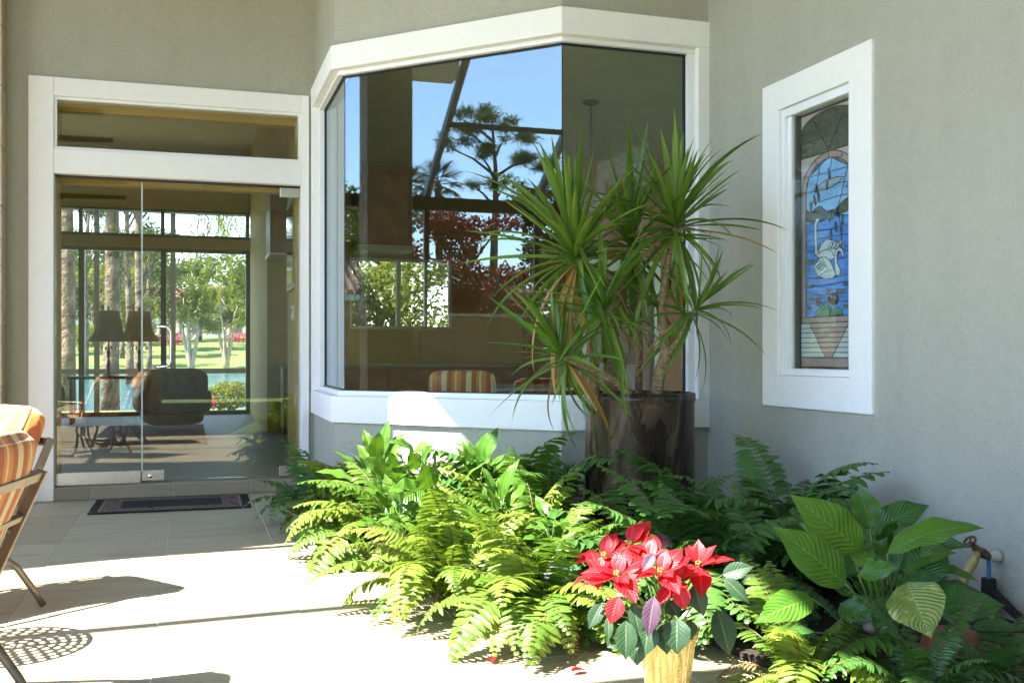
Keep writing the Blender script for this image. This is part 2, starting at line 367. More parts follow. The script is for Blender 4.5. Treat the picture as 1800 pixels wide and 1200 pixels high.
# roof over the patio: wide eave, left notch outlined to let sun onto the lit area
RH = 4.72; sx, sy = -.716*RH, -.165*RH
lit = [(-.95, 5.93), (.54, 6.27), (1.2, 6.42), (1.52, 7.04), (2.17, 7.19), (2.17, -6)]
op = [(x + sx, y + sy) for x, y in lit]
def slab(poly, z0, z1): return MB().prism([(x, y, z0) for x, y in poly], (0, 0, z1 - z0))
xl = op[0][0] - .35
roof = thing('patio_roof', 'deep stucco roof eave over the patio, opening shaped for the sun', 'roof', (0, 0, RH))
mb = MB(); mb.prism([(op[4][0], op[5][1], 0), (RW + .3, op[5][1], 0), (RW + .3, 9.2, 0), (op[4][0], 9.2, 0)], (0, 0, .25))
mb.prism([(xl, op[0][1], 0), op[0] + (0,), op[1] + (0,), op[2] + (0,), op[3] + (0,), op[4] + (0,), (op[4][0] , 9.2, 0), (xl, 9.2, 0)], (0, 0, .25)); mb.prism([(-4.6, -9, .001), (op[4][0], -9, .001), (op[4][0], 1.75, .001), (-4.6, 1.75, .001)], (0, 0, .25)); mb.prism([(op[4][0], -9, .001), (RW + .3, -9, .001), (RW + .3, op[5][1], .001), (op[4][0], op[5][1], .001)], (0, 0, .25)); mb.build('soffit', M['soffit'], roof)  # rear slabs added to keep open sky out of the door reflection
tag(MB().box(-4.6, -9.2, 0, RW + .5, -9.0, 5.2).build('stucco_wall', M['stucco']), 'unseen stucco wall added behind the patio against sky reflections', 'wall')  # out of view, added so the door glass does not mirror sky
def column(x0, y0, x1, y1, label, mat, h=RH):
    t = thing('stone_pier', label, 'pier', ((x0+x1)/2, (y0+y1)/2, 0)); w, d = (x1-x0)/2, (y1-y0)/2
    MB().box(-w + .008, -d + .008, 0, w - .008, d - .008, h).build('core', M['grout'], t)
    z = 0
    while z < h - .01:
        z2 = min(z + .45, h); MB().box(-w, -d, z + .004, w, d, z2 - .004).build('stone_block', mat, t); z = z2
    return t
column(-2.05, 8.42, -1.338, 8.62, 'beige travertine pier at the left end of the glass door wall', M['pierstone'])
column(-2.4, 6.27, -1.9, 6.74, 'slim beige stone pier carrying the roof beside the patio chairs', M['pierstone'])
column(-1.1, -3.2, -.5, -2.6, 'beige stone pier at the open end of the patio', M['pierstone'])

# ------------------------------------------------------------------ glass entrance door with transom
dr = thing('glass_entrance', 'frameless glass door and side panel in a white stucco surround', 'door', (-.06, DW, 0))
def DB(name, mat, *b, bv=0.):
    x0, y0, z0, x1, y1, z1 = b; o = MB().box(x0 + .06, y0 - DW, z0, x1 + .06, y1 - DW, z1).build(name, mat, dr)
    if bv: bevel(o, bv)
    return o
OX0, OX1 = -1.0, .889
DB('jamb', M['trim'], -1.18, DW, .0, OX0, DW + .24, 3.29, bv=.006); DB('jamb', M['trim'], OX1, DW, .0, .955, DW + .24, 3.29, bv=.006)
DB('header', M['trim'], OX0, DW + .001, 3.145, OX1, DW + .24, 3.289, bv=.004); DB('transom_bar', M['trim'], OX0, DW + .001, 2.545, OX1, DW + .24, 2.735, bv=.004)
tr = DB('transom_frame', M['vinyl'], OX0 + .001, DW + .02, 2.736, OX1 - .001, DW + .07, 2.756)
for b in ((OX0 + .001, 3.122, OX1 - .001, 3.144), (OX0 + .001, 2.757, OX0 + .021, 3.121), (OX1 - .021, 2.757, OX1 - .001, 3.121)):
    MB().box(b[0] + .06, .02, b[1], b[2] + .06, .07, b[3]).build('frame_bar', M['vinyl'], tr)
DB('transom_pane', M['glass_door'], OX0 + .02, DW + .044, 2.75, OX1 - .02, DW + .05, 3.125)
GX = -.36; gy = DW + .10
DB('side_panel_pane', M['glass_door'], OX0 + .004, gy, .19, GX - .006, gy + .01, 2.53)
door = DB('door_pane', M['glass_door'], GX + .006, gy, .125, OX1 - .012, gy + .01, 2.52)
DB('glass_edge', M['glass_edge'], GX - .0055, gy - .001, .2, GX + .0055, gy + .011, 2.52)
DB('bottom_rail', M['steel'], OX0 + .002, gy - .02, .108, GX - .008, gy + .03, .205, bv=.003)
DB('head_channel', M['bronze'], OX0 + .001, gy - .02, 2.528, OX1 - .001, gy + .03, 2.544)
pf = DB('patch_fitting', M['steel'], GX + .002, gy - .022, .125, GX + .17, gy + .032, .205, bv=.003)
MB().lathe([(.016, 0), (.016, .008), (.006, .010)], 16).build('lock', M['chrome'], pf).matrix_local = Matrix.Translation((GX + .065 + .06, .10 - .022, .162)) @ Matrix.Rotation(PI/2, 4, 'X')
DB('patch_fitting', M['steel'], OX1 - .17, gy - .022, .125, OX1 - .01, gy + .032, .205, bv=.003); DB('patch_fitting', M['steel'], OX1 - .165, gy - .022, 2.45, OX1 - .006, gy + .032, 2.526, bv=.003)
hx, hy = GX + .10 + .06, gy - DW - .004
hp = [(hx, hy, 1.362), (hx, hy - .05, 1.362), (hx + .05, hy - .065, 1.362), (hx + .095, hy - .07, 1.358), (hx + .115, hy - .07, 1.338), (hx + .12, hy - .07, 1.31), (hx + .12, hy - .07, 1.09), (hx + .115, hy - .07, 1.062), (hx + .095, hy - .07, 1.042), (hx + .05, hy - .065, 1.038), (hx, hy - .05, 1.038), (hx, hy, 1.038)]
h_ = MB().tube(hp, .0125, 12).build('pull_handle', M['chrome'], dr, True)
for z in (1.362, 1.038): MB().lathe([(.02, 0), (.02, .006)], 16).build('collar', M['chrome'], h_).matrix_local = Matrix.Translation((hx, hy, z)) @ Matrix.Rotation(PI/2, 4, 'X')
st = thing('door_step', 'low tan stone step under the glass door', 'step', (0, DW, 0)); xx = [-1.0, -.74, -.13, .48, .889]
for a, b in zip(xx, xx[1:]): bevel(MB().box(a + .003, .003, 0, b - .003, .28, .104).build('stone', M['step'], st), .004)
MB().box(-.998, .009, 0, .887, .27, .099).build('grout', M['grout'], st)
# doormat
n = NT('doormat_pattern'); o = n.obj(); x, y, _ = n.sep(o); ax = n.math('SUBTRACT', .55, n.math('ABSOLUTE', x)); ay = n.math('SUBTRACT', .375, n.math('ABSOLUTE', y))
e = n.math('MINIMUM', ax, n.math('MULTIPLY', ay, 1.0)); band = n.math('MULTIPLY', n.math('GREATER_THAN', e, .05), n.math('LESS_THAN', e, .19))
vo = n.node('TexVoronoi', feature='DISTANCE_TO_EDGE'); n.lk(o, vo.inputs['Vector']); vo.inputs['Scale'].default_value = 17
pat = n.math('LESS_THAN', n.math('ABSOLUTE', n.math('SUBTRACT', n.math('FRACT', n.math('MULTIPLY', vo.outputs[0], 4.)), .5)), .24); ln = n.math('LESS_THAN', n.math('ABSOLUTE', n.math('SUBTRACT', e, .055)), .008)
f = n.math('MAXIMUM', n.math('MULTIPLY', band, pat), ln); f = n.math('MULTIPLY', f, n.math('ADD', n.noise(160, o), .3), True)
n.col(n.mix(f, (.010, .010, .013), (.30, .19, .14))); n.set(Roughness=.95); n.bump(n.noise(300, o, 2), .8, .006)
mat_ = thing('doormat', 'black doormat with a brown scroll border before the door', 'doormat', (-.12, 8.165, 0), -.012)
o = MB().box(-.52, -.375, .001, .52, .375, .012).build('pile', n.m, mat_); bevel(o, .004)
for s in (-1, 1):
    fr = MB()
    for i in range(70): y = -.37 + .74*i/69; fr.bar((s*.52, y, .005), (s*(.565 + RN.uniform(-.006, .006)), y + RN.uniform(-.006, .006), .003), .008, .005)
    fr.build('fringe', M['black'], mat_)

# ------------------------------------------------------------------ bay window
bay = thing('bay_window', 'three-sided white bay window with butt-jointed coated glass', 'window', (0, 0, 0))
def RB(name, mat, o0, o1, z0, z1, segs=(0, 1, 2), bv=0.):
    o = ring(MB(), o0, o1, z0, z1, segs).build(name, mat, bay)
    if bv: bevel(o, bv)
    return o
RB('sill_band', M['trim'], 0, .15, .652, .842, bv=.006); RB('head_band', M['trim'], 0, .15, 3.182, 3.355, bv=.006)
RB('sill_frame', M['vinyl'], .055, .145, .8425, .878, bv=.003); RB('head_frame', M['vinyl'], .055, .145, 3.150, 3.1815, bv=.003)
RB('sill_gasket', M['gasket'], .092, .12, .8785, .886); RB('head_gasket', M['gasket'], .092, .12, 3.140, 3.1495)
def LB(name, mat, x0, y0, x1, y1, z0, z1, bv=0.):
    o = MB().box(x0, y0, z0, x1, y1, z1).build(name, mat, bay)
    if bv: bevel(o, bv)
yA, yD = DW + .035, C_.y
LB('jamb', M['trim'], .972, yA - .12, 1.118, yA, .8425, 3.1815, .005); LB('jamb', M['trim'], RW - .062, yD + .002, RW + .028, yD + .148, .8425, 3.1815, .005)
LB('frame_post', M['vinyl'], 1.027, yA - .165, 1.113, yA - .122, .879, 3.149, .003); LB('frame_post', M['vinyl'], RW - .108, yD + .056, RW - .064, yD + .144, .879, 3.149, .003)
LB('gasket', M['gasket'], 1.064, yA - .178, 1.09, yA - .166, .8865, 3.139); LB('gasket', M['gasket'], RW - .121, yD + .094, RW - .109, yD + .118, .8865, 3.139)
g0, g1 = offp(.103), offp(.111)
def pane(i, t0, t1):
    a0, a1, b0, b1 = g0[i].lerp(g0[i+1], t0), g0[i].lerp(g0[i+1], t1), g1[i].lerp(g1[i+1], t0), g1[i].lerp(g1[i+1], t1)
    MB().prism([(*a0, .882), (*a1, .882), (*b1, .882), (*b0, .882)], (0, 0, 2.262)).build('pane', M['glass_bay'], bay)
L0, L1, L2 = [(g0[i+1] - g0[i]).length for i in range(3)]
pane(0, .17/L0, 1 - .003/L0); pane(1, .003/L1, 1 - .003/L1); pane(2, .003/L2, 1 - .155/L2)
for i in (1, 2):
    c = (g0[i] + g1[i]) / 2; MB().tube([(c.x, c.y, .884), (c.x, c.y, 3.142)], .0045, 6).build('corner_joint', M['gasket'], bay)
bell = thing('doorbell', 'small white doorbell on the bay wall beside the door', 'doorbell', (.998, 8.56, 1.12))
bevel(MB().box(-.016, -.02, -.055, 0, .02, .055).build('plate', M['white'], bell), .003); MB().lathe([(.008, 0), (.008, .004)], 12).build('button', M['steel'], bell).matrix_local = Matrix.Translation((-.016, 0, .01)) @ Matrix.Rotation(-PI/2, 4, 'Y')

# ------------------------------------------------------------------ stained glass window
sg = thing('stained_glass_window', 'tall white-trimmed window with a stained glass panel of two swans', 'window', (RW, 4.872, WZ0))
def SB(name, mat, x0, y0, z0, x1, y1, z1, bv=0., par=None):
    o = MB().box(x0 - RW, y0 - 4.872, z0 - WZ0, x1 - RW, y1 - 4.872, z1 - WZ0).build(name, mat, sg)
    if bv: bevel(o, bv)
IY0, IY1, IZ0, IZ1 = 4.548, 5.212, 1.02, 2.57
SB('surround', M['trim'], RW, WY0, WZ0, RW + .12, IY0, WZ1, .008); SB('surround', M['trim'], RW, IY1, WZ0, RW + .12, WY1, WZ1, .008)
SB('surround', M['trim'], RW + .0005, IY0 - .004, WZ0 + .0005, RW + .12, IY1 + .004, IZ0, .006); SB('surround', M['trim'], RW + .0005, IY0 - .004, IZ1, RW + .12, IY1 + .004, WZ1 - .0005, .006)
FX0, FX1 = RW + .022, RW + .10
SB('frame', M['vinyl'], FX0, IY1 - .038, IZ0 + .001, FX1, IY1 - .001, IZ1 - .001, .003); SB('frame', M['vinyl'], FX0, IY0 + .001, IZ0 + .001, FX1, IY0 + .02, IZ1 - .001, .003)
SB('frame', M['vinyl'], FX0, IY0 + .02, IZ0 + .001, FX1, IY1 - .038, IZ0 + .04, .003); SB('frame', M['vinyl'], FX0, IY0 + .02, IZ1 - .05, FX1, IY1 - .038, IZ1 - .001, .003)
SB('sash', M['vinyl'], FX0 + .018, IY1 - .075, IZ0 + .041, FX1, IY1 - .039, IZ1 - .051, .003)
SB('pane', M['glass'], RW + .048, IY0 + .02, IZ0 + .042, RW + .053, IY1 - .076, IZ1 - .052)
SB('spacer', M['winmetal'], RW + .062, IY1 - .098, IZ0 + .041, RW + .10, IY1 - .0765, IZ1 - .052)
SB('backing', M['olive'], RW + .112, IY0, IZ0, RW + .118, IY1, IZ1)
def art(name, c, var=.25, rough=.25, sc=14., tex=0.):
    n = NT(name); o = n.obj(); f = n.noise(sc, n.scalev(o, (1, .5, 1.6)), 5, .65, 1.2); oi = n.node('ObjectInfo').outputs['Random']
    f = n.math('ADD', n.math('MULTIPLY', f, .8), n.math('MULTIPLY', oi, .25)); n.col(n.ramp(f, [(.3, tuple(x*(1-var) for x in c)), (.75, tuple(min(1, x*(1+var*1.6)) for x in c))])); n.set(Roughness=rough)
    if tex: n.bump(n.noise(130, o, 2), tex, .01)
    return n.m
GM = {'sky': art('art_sky_glass', (.19, .42, .85)), 'water': art('art_water_glass', (.06, .22, .70), .35), 'pale': art('art_pale_glass', (.44, .40, .40), .1), 'mauve': art('art_mauve_glass', (.36, .27, .27), .12),
      'white': art('art_white_glass', (.50, .60, .64), .12), 'clear': art('art_textured_glass', (.085, .10, .085), .3, .18, 30, 1.), 'hill': art('art_hill_glass', (.05, .065, .05), .3), 'cloud': art('art_cloud_glass', (.26, .32, .38), .15),
      'leaf': art('art_leaf_glass', (.04, .16, .05), .3), 'plum': art('art_plum_glass', (.11, .035, .10), .4), 'pad': art('art_pad_glass', (.03, .14, .09), .4), 'olive': art('art_olive_glass', (.13, .20, .08), .2)}
came = MB()
def G(u, v, k): return Vector((.0885 - .0016*k, -.032 - u, 1.07 - WZ0 + v))
def piece(poly, m, k=0, name='glass_piece'):
    o = MB().prism([G(u, v, k) for u, v in poly], (.004, 0, 0)).build(name, GM[m], sg)
    came.tube([G(u, v, k + .3) for u, v in poly], .0022, 4, closed=True)
def line(pts, k, r=.0018): came.tube([G(u, v, k + .3) for u, v in pts], r, 4)
def blob(cx, cy, rx, ry, rot=0, n=14, pw=1.): return [(cx + rx*math.cos(t)*math.cos(rot) - ry*math.sin(t)*math.sin(rot), cy + rx*math.cos(t)*math.sin(rot) + ry*math.sin(t)*math.cos(rot)) for t in [2*PI*i/n for i in range(n)]]
def lens(x0, y0, x1, y1, w, n=6):
    d = Vector((x1-x0, y1-y0)); nn = Vector((-d.y, d.x)).normalized()*w; a = [(x0 + d.x*i/n, y0 + d.y*i/n) for i in range(n+1)]
    return [(p[0] + nn.x*math.sin(PI*i/n), p[1] + nn.y*math.sin(PI*i/n)) for i, p in enumerate(a)] + [(p[0] - nn.x*math.sin(PI*i/n), p[1] - nn.y*math.sin(PI*i/n)) for i, p in list(enumerate(a))[n-1:0:-1]]
def aw(v, w=.217, h=.157): return w if v <= 1.0 else w*math.sqrt(max(0, 1 - ((v-1)/h)**2))
PW = .268
top = [(-PW, 1.195), (PW, 1.195)] + [(PW*math.cos(t), 1.335 + .095*math.sin(t)) for t in [PI*i/14 for i in range(15)]]
piece(top, 'clear', 1); line([(-.15, 1.405), (0, 1.2), (.15, 1.405)], 1.4, .003)
piece([(-PW, 1.335)] + [(PW*math.cos(t), 1.335 + .096*math.sin(t)) for t in [PI - PI/2*i/8 for i in range(9)]] + [(0, 1.438), (-PW, 1.438)], 'pale', 0); piece([(PW, 1.335)] + [(PW*math.cos(t), 1.335 + .096*math.sin(t)) for t in [PI/2*i/8 for i in range(9)]] + [(0, 1.438), (PW, 1.438)], 'pale', 0)
for s in (-1, 1): piece([(0, 1.194)] + [(s*aw(v, .257, .194), v) for v in (1.19, 1.16, 1.12, 1.07, 1.0)] + [(s*PW, 1.0), (s*PW, 1.194)], 'pale', 0)
for i in range(6):
    t0, t1 = PI*i/6, PI*(i+1)/6; ts = [t0 + (t1-t0)*k/4 for k in range(5)]
    piece([(.217*math.cos(t), 1 + .157*math.sin(t)) for t in ts] + [(.257*math.cos(t), 1 + .194*math.sin(t)) for t in ts[::-1]], 'mauve', 1)
for s in (-1, 1):
    for v0, v1 in ((.283, .52), (.52, .78), (.78, 1.0)): piece([(s*.217, v0), (s*.257, v0), (s*.257, v1), (s*.217, v1)], 'mauve', 1); piece([(s*.2575, v0), (s*PW, v0), (s*PW, v1), (s*.2575, v1)], 'pale', 0)
cuts = [.283, .36, .405, .46, .50, .60, .655, .72, .765, .82, .93, 1.0, 1.08, 1.157]
wv = [(RN.uniform(-.02, .02), RN.uniform(0, 6)) for _ in cuts]; wv[0] = wv[-1] = (0, 0)
for i in range(len(cuts)-1):
    def cv(k, u): return cuts[k] + wv[k][0]*.45*math.sin(14*u + wv[k][1])
    us = [-1 + 2*j/12 for j in range(13)]; lo = [(u*aw(cuts[i]), cv(i, u*.217)) for u in us]; w2 = max(.02, aw(cuts[i+1])); hi = [(u*w2, cv(i+1, u*.217)) for u in us]
    piece(lo + hi[::-1], 'sky' if cuts[i] > .81 else 'water', 0)
hl = [(-.216, .83), (-.12, .815), (0, .825), (.1, .835), (.216, .85), (.216, .93), (.14, .905), (.06, .868), (-.02, .865), (-.08, .905), (-.12, .895), (-.17, .875), (-.216, .90)]
piece(hl, 'hill', 1); line([(-.12, .815), (-.08, .905)], 1.5)
piece(lens(-.15, 1.0, .14, 1.03, .026, 8), 'cloud', 1); piece(lens(.15, .975, .217, .985, .01), 'cloud', 1)
piece([(-.125, .812), (-.118, .832), (-.1, .838), (-.085, .83), (-.086, .818), (-.1, .815), (-.106, .80), (-.106, .72), (-.1, .66), (-.08, .635), (-.125, .63), (-.13, .66), (-.132, .74), (-.13, .80)], 'white', 3)
piece([(-.086, .828), (-.07, .822), (-.086, .818)], 'plum', 3)
piece([(-.125, .63), (-.06, .60), (0, .592), (.06, .60), (.09, .63), (.1, .66), (.13, .68), (.12, .69), (.085, .685), (.03, .70), (-.02, .71), (-.07, .685), (-.1, .645)], 'white', 2)
for i in range(3): piece(lens(.0 + .03*i, .655 - .004*i, .045 + .03*i, .69 - .004*i, .012, 4), 'white', 3)
line([(-.1, .64), (-.02, .655), (.03, .64), (.06, .60)], 2.6)
piece([(-.135, .575), (-.12, .54), (-.09, .51), (-.03, .49), (.04, .488), (.07, .505), (.055, .54), (.02, .585), (-.02, .61), (-.06, .615), (-.095, .60)], 'white', 4)
for i in range(3): piece(lens(-.12 + .016*i, .57 - .012*i, -.06 + .016*i, .592 - .014*i, .012, 4), 'white', 5)
line([(-.09, .51), (-.02, .53), (.055, .54)], 4.6); line([(-.06, .615), (0, .54)], 4.6)
piece([(.07, .505), (.105, .50), (.112, .53), (.085, .57), (.078, .61), (.095, .635), (.12, .625), (.128, .60), (.14, .59), (.142, .61), (.13, .64), (.1, .655), (.07, .64), (.058, .60), (.064, .56)], 'white', 4)
for x0, y0, x1, y1 in ((-.12, 1.03, -.10, .97), (-.14, .97, -.12, .91), (-.10, .99, -.09, .93), (.0, 1.10, .015, 1.03), (-.02, 1.04, -.01, .98), (-.17, .94, -.165, .88), (.02, .87, .01, .80), (.05, .86, .03, .81), (.08, .86, .10, .81), (.06, .80, .07, .74), (.11, .77, .12, .70), (.02, .76, .025, .70), (.09, .68, .085, .62), (.13, .83, .12, .77)): piece(lens(x0, y0, x1, y1, .009), 'leaf', 2)
for pl in ([(-.08, 1.14), (-.11, 1.03), (-.13, .97), (-.17, .88)], [(.03, 1.15), (.0, 1.05), (-.01, .98)], [(.17, 1.08), (.12, .95), (.08, .86), (.03, .8)], [(.08, .86), (.11, .77), (.12, .64)]): line(pl, 1.8)
for x0, y0, x1, y1 in ((-.21, .585, -.13, .60), (-.2, .455, -.14, .465), (.06, .41, .15, .42), (-.05, .42, .02, .425), (.13, .45, .21, .46), (-.2, .385, -.14, .39), (.13, .33, .21, .33), (-.2, .335, -.15, .335)): piece(lens(x0, y0, x1, y1, .009), 'olive', 2)
piece(blob(.045, .375, .048, .034), 'plum', 3); piece(blob(-.095, .37, .026, .028), 'plum', 3)
for a in range(5): piece(lens(.045, .375, .045 + .045*math.cos(a*1.25 + .3), .375 + .035*math.sin(a*1.25 + .3), .011, 4), 'plum', 4)
piece([(-.12, .285), (.01, .285), (.02, .33), (-.02, .36), (-.07, .335), (-.11, .315)], 'pad', 4); piece([(.01, .285), (.13, .285), (.12, .315), (.07, .335), (.03, .315)], 'pad', 3)
piece([(-.26, .248), (.26, .248), (.26, .2815), (-.26, .2815)], 'mauve', 1)
vy = [.055 + .0275*i for i in range(8)]
for i in range(7):
    h0 = .03 + .0225*i; h1 = h0 + .0225; piece([(-h0, vy[i]), (h0, vy[i]), (h1, vy[i+1]), (-h1, vy[i+1])], 'mauve', 1)
    for s in (-1, 1): piece([(s*h0, vy[i]), (s*h1, vy[i+1]), (s*PW, vy[i+1]), (s*PW, vy[i])], 'white', 0)
piece([(-PW, .0), (PW, .0), (PW, .054), (-PW, .054)], 'mauve', 0)
came.build('lead_came', plain('dark_lead', (.03, .03, .03), .45, .6), sg)

# ------------------------------------------------------------------ interior: living room behind the door, kitchen and breakfast nook behind the bay
def S(name, mat, *boxes):
    mb = MB()
    for b in boxes: mb.box(*b)
    return tag(mb.build(name, mat), kind='structure')
IF = .10; FY = 18.0; KY = 14.0
S('interior_floor', tilemat('interior_stone_floor', (.34, .30, .22)), (-5.2, DW + .285, 0, 1.25, FY, IF), (1.25, DW + .285, 0, 8.2, KY + .1, IF))
mb = MB(); mb.prism([(1.17, 8.87, 0.001), (1.17, 7.5, .001), (2.35, 6.28, .001), (8.2, 6.28, .001), (8.2, 8.87, .001)], (0, 0, IF - .001)); tag(mb.build('interior_floor', M['step']), kind='structure')
S('interior_ceiling', M['olive'], (-5.2, DW + .21, 4.55, 1.0, FY + .2, 4.7))
mb = MB(); mb.prism([(1.0, KY + .16, 3.64), (1.0, 8.66, 3.64), (1.17, 7.55, 3.64), (2.42, 6.25, 3.64), (8.2, 6.25, 3.64), (8.2, KY + .16, 3.64)], (0, 0, .15)); tag(mb.build('interior_ceiling', M['olive']), kind='structure')
S('interior_wall_front', M['gold'], (-5.2, DW + .245, 0, -.985, DW + .37, 4.55), (.87, DW + .245, 0, 1.165, DW + .37, 4.55), (-.985, DW + .245, 3.085, .87, DW + .37, 4.55), (-.985, DW + .245, 2.51, .87, DW + .37, 2.745))
S('interior_wall_side', M['gold'], (.90, DW + .371, 0, 1.05, 9.95, 4.55), (.90, 9.95, 3.3, 1.05, KY, 4.55), (-5.35, DW + .2, 0, -5.2, FY + .2, 4.6), (8.2, 6.3, 0, 8.35, 7.4, 3.64), (8.2, 11.6, 0, 8.35, KY, 3.64), (8.2, 7.4, 0, 8.35, 11.6, .4), (8.2, 7.4, 3.2, 8.35, 11.6, 3.64))
nw = thing('added_nook_window', 'unseen picture window added to bring daylight into the breakfast nook', 'window', (8.2, 9.5, .4))  # opening added out of view to brighten the nook with sky light
for b in ((.04, -2.1, 0, .1, 2.1, .06), (.04, -2.1, 2.74, .1, 2.1, 2.8), (.04, -2.1, .06, .1, -2.04, 2.74), (.04, 2.04, .06, .1, 2.1, 2.74), (.04, -.03, .06, .1, .03, 2.74)): MB().box(*b).build('frame_bar', M['vinyl'], nw)
for a in (-2.04, .03): MB().box(.06, a, .06, .066, a + 2.01, 2.74).build('pane', M['glass'], nw)
W1 = -4.3
S('interior_wall_back', M['gold'], (-5.2, FY, 0, W1, FY + .2, 4.55), (1.02, FY, 0, 1.4, FY + .2, 4.55), (W1, FY, 3.55, 1.02, FY + .2, 4.55), (W1, FY, 2.90, 1.02, FY + .2, 3.08))
S('kitchen_wall', M['gold'], (1.0, KY, 0, 2.10, KY + .15, 3.64), (2.10, KY, 0, 3.55, KY + .15, 1.48), (2.10, KY, 2.46, 3.55, KY + .15, 3.64), (3.55, KY, 0, 4.6, KY + .15, 3.64), (1.0, KY + .15, 0, 1.15, FY, 4.6))
S('nook_wall', M['orange'], (4.6, 12.2, 0, 8.2, 12.35, 3.64), (4.6, 12.35, 0, 4.72, KY, 3.64))
fw = thing('sliding_window_wall', 'far wall of tall sliding glass panels with a transom row', 'window', (0, FY, IF))
for b in ((W1, .02, 0, 1.02, .12, .07), (W1, .02, 2.74, 1.02, .12, 2.80), (W1, .02, 2.98, 1.02, .12, 3.03), (W1, .02, 3.41, 1.02, .12, 3.45)): MB().box(*b).build('rail', M['winmetal'], fw)
for x in (W1, -3.1, -1.72, -.45, .93):
    MB().box(x, .0, .071, x + .09, .14, 2.739).build('mullion', M['winmetal'], fw); MB().box(x, .03, 3.031, x + .06, .12, 3.409).build('mullion', M['winmetal'], fw)
for a, b in zip((W1, -3.1, -1.72, -.45), (-3.1, -1.72, -.45, .93)):
    MB().box(a + .09, .06, .07, b, .066, 2.74).build('pane', M['glass'], fw); MB().box(a + .06, .07, 3.03, b, .076, 3.41).build('pane', M['glass'], fw)
kw = thing('kitchen_window', 'kitchen window with three panes over the counter', 'window', (2.10, KY, 1.48))
for b in ((0, .02, 0, 1.45, .1, .04), (0, .02, .94, 1.45, .1, .98), (0, .02, .04, .04, .1, .94), (.66, .02, .04, .72, .1, .94), (1.06, .02, .04, 1.1, .1, .94), (1.41, .02, .04, 1.45, .1, .94)): MB().box(*b).build('frame_bar', M['vinyl'], kw)
for a, b in ((.04, .66), (.72, 1.06), (1.1, 1.41)): MB().box(a, .05, .04, b, .056, .94).build('pane', M['glass'], kw)
wood = plain('cherry_wood', (.22, .075, .025), .4, 0, .2, 3); woodl = plain('oak_wood', (.27, .12, .045), .45, 0, .2, 4)
hd = thing('range_hood', 'tall cherry wood range hood with steel underside in the kitchen', 'hood', (2.48, KY - .35, 2.5))
bevel(MB().box(-.36, -.3, .08, .36, .345, 1.13).build('cabinet', wood, hd), .01); MB().box(-.30, -.312, .2, .30, -.301, 1.0).build('door_panel', woodl, hd); MB().box(-.38, -.33, 0, .38, .345, .075).build('steel_base', M['steel'], hd)
uc = thing('upper_cabinet', 'brown wooden wall cabinet seen through the glass door', 'cabinet', (1.20, 13.6, 2.42))
bevel(MB().box(-.22, -.38, 0, .22, .39, .85).build('body', wood, uc), .01); MB().box(-.18, -.392, .04, .18, -.381, .81).build('door_panel', woodl, uc); MB().box(-.23, -.42, -.03, .23, .39, -.002).build('light_rail', M['steel'], uc)
ct = thing('kitchen_counter', 'long kitchen counter with wooden fronts and pale stone top', 'counter', (2.9, KY - .35, IF))
MB().box(-1.75, -.3, 0, 1.65, .34, .86).build('base', wood, ct); bevel(MB().box(-1.78, -.34, .861, 1.68, .34, .90).build('stone_top', plain('granite', (.3, .28, .25), .2), ct), .005)
for i in range(5): MB().box(-1.7 + .67*i, -.312, .06, -1.08 + .67*i, -.301, .82).build('door_panel', woodl, ct)
tb = thing('breakfast_table', 'round breakfast table with pale glass top behind the bay glass', 'table', (2.72, 8.55, IF))
MB().lathe([(.58, .73), (.60, .735), (.60, .755), (.58, .76)], 40).build('table_top', plain('frosted_glass_top', (.45, .52, .52), .15), tb, False); MB().lathe([(.25, 0), (.25, .03), (.06, .08), (.05, .6), (.14, .728)], 20).build('pedestal', M['bronze'], tb, True)
def dining_chair(loc, rz, label):
    t = thing('dining_chair', label, 'chair', loc, rz, 'breakfast chairs'); rounded('seat_cushion', (.48, .48, .1), .04, M['stripe'], t, Matrix.Translation((0, 0, .47)), puff=.01)
    rounded('back_cushion', (.52, .1, .42), .04, M['stripe'], t, Matrix.Translation((0, .25, .70)) @ Matrix.Rotation(rad(-8), 4, 'X'), puff=.01)
    for sx_ in (-1, 1):
        for y in (-.2, .24): MB().tube([(sx_*.22, y, 0), (sx_*.21, y, .45 if y < 0 else .8)], .016, 8).build('leg', M['bronze'], t)
dining_chair((2.13, 7.88, IF), rad(155), 'orange striped dining chair with its back to the bay glass')
dining_chair((3.35, 9.2, IF), rad(-60), 'orange striped dining chair across the breakfast table')
pl = thing('pendant_lamp', 'dark chain pendant lamp with glass shade above the breakfast nook', 'lamp', (3.8, 9.4, 3.64))
MB().lathe([(.085, 0), (.08, -.02), (.03, -.035)], 20).build('canopy', M['bronze'], pl, True)
for i in range(18):
    z = -.05 - .048*i; q = [(.012*math.cos(t), 0, .028*math.sin(t)) if i % 2 else (0, .012*math.cos(t), .028*math.sin(t)) for t in [2*PI*k/10 for k in range(10)]]
    MB().tube([(a, b, c + z) for a, b, c in q], .0042, 5, closed=True).build('chain_link', M['bronze'], pl)
MB().lathe([(.03, -.9), (.05, -.93), (.15, -1.02), (.19, -1.12), (.18, -1.12), (.14, -1.03), (.04, -.94)], 24).build('shade', plain('alabaster_glass', (.55, .47, .33), .3), pl, True)
nd = thing('interior_door', 'brown panelled door in a white casing on the orange wall', 'door', (5.35, 12.2, IF))
bevel(MB().box(-.45, -.03, 0, .45, -.002, 2.1).build('leaf', wood, nd), .004)
for b in ((-.55, -.05, 0, -.46, -.002, 2.25), (.46, -.05, 0, .55, -.002, 2.25), (-.459, -.05, 2.11, .459, -.002, 2.25)): bevel(MB().box(*b).build('casing', M['vinyl'], nd), .004)
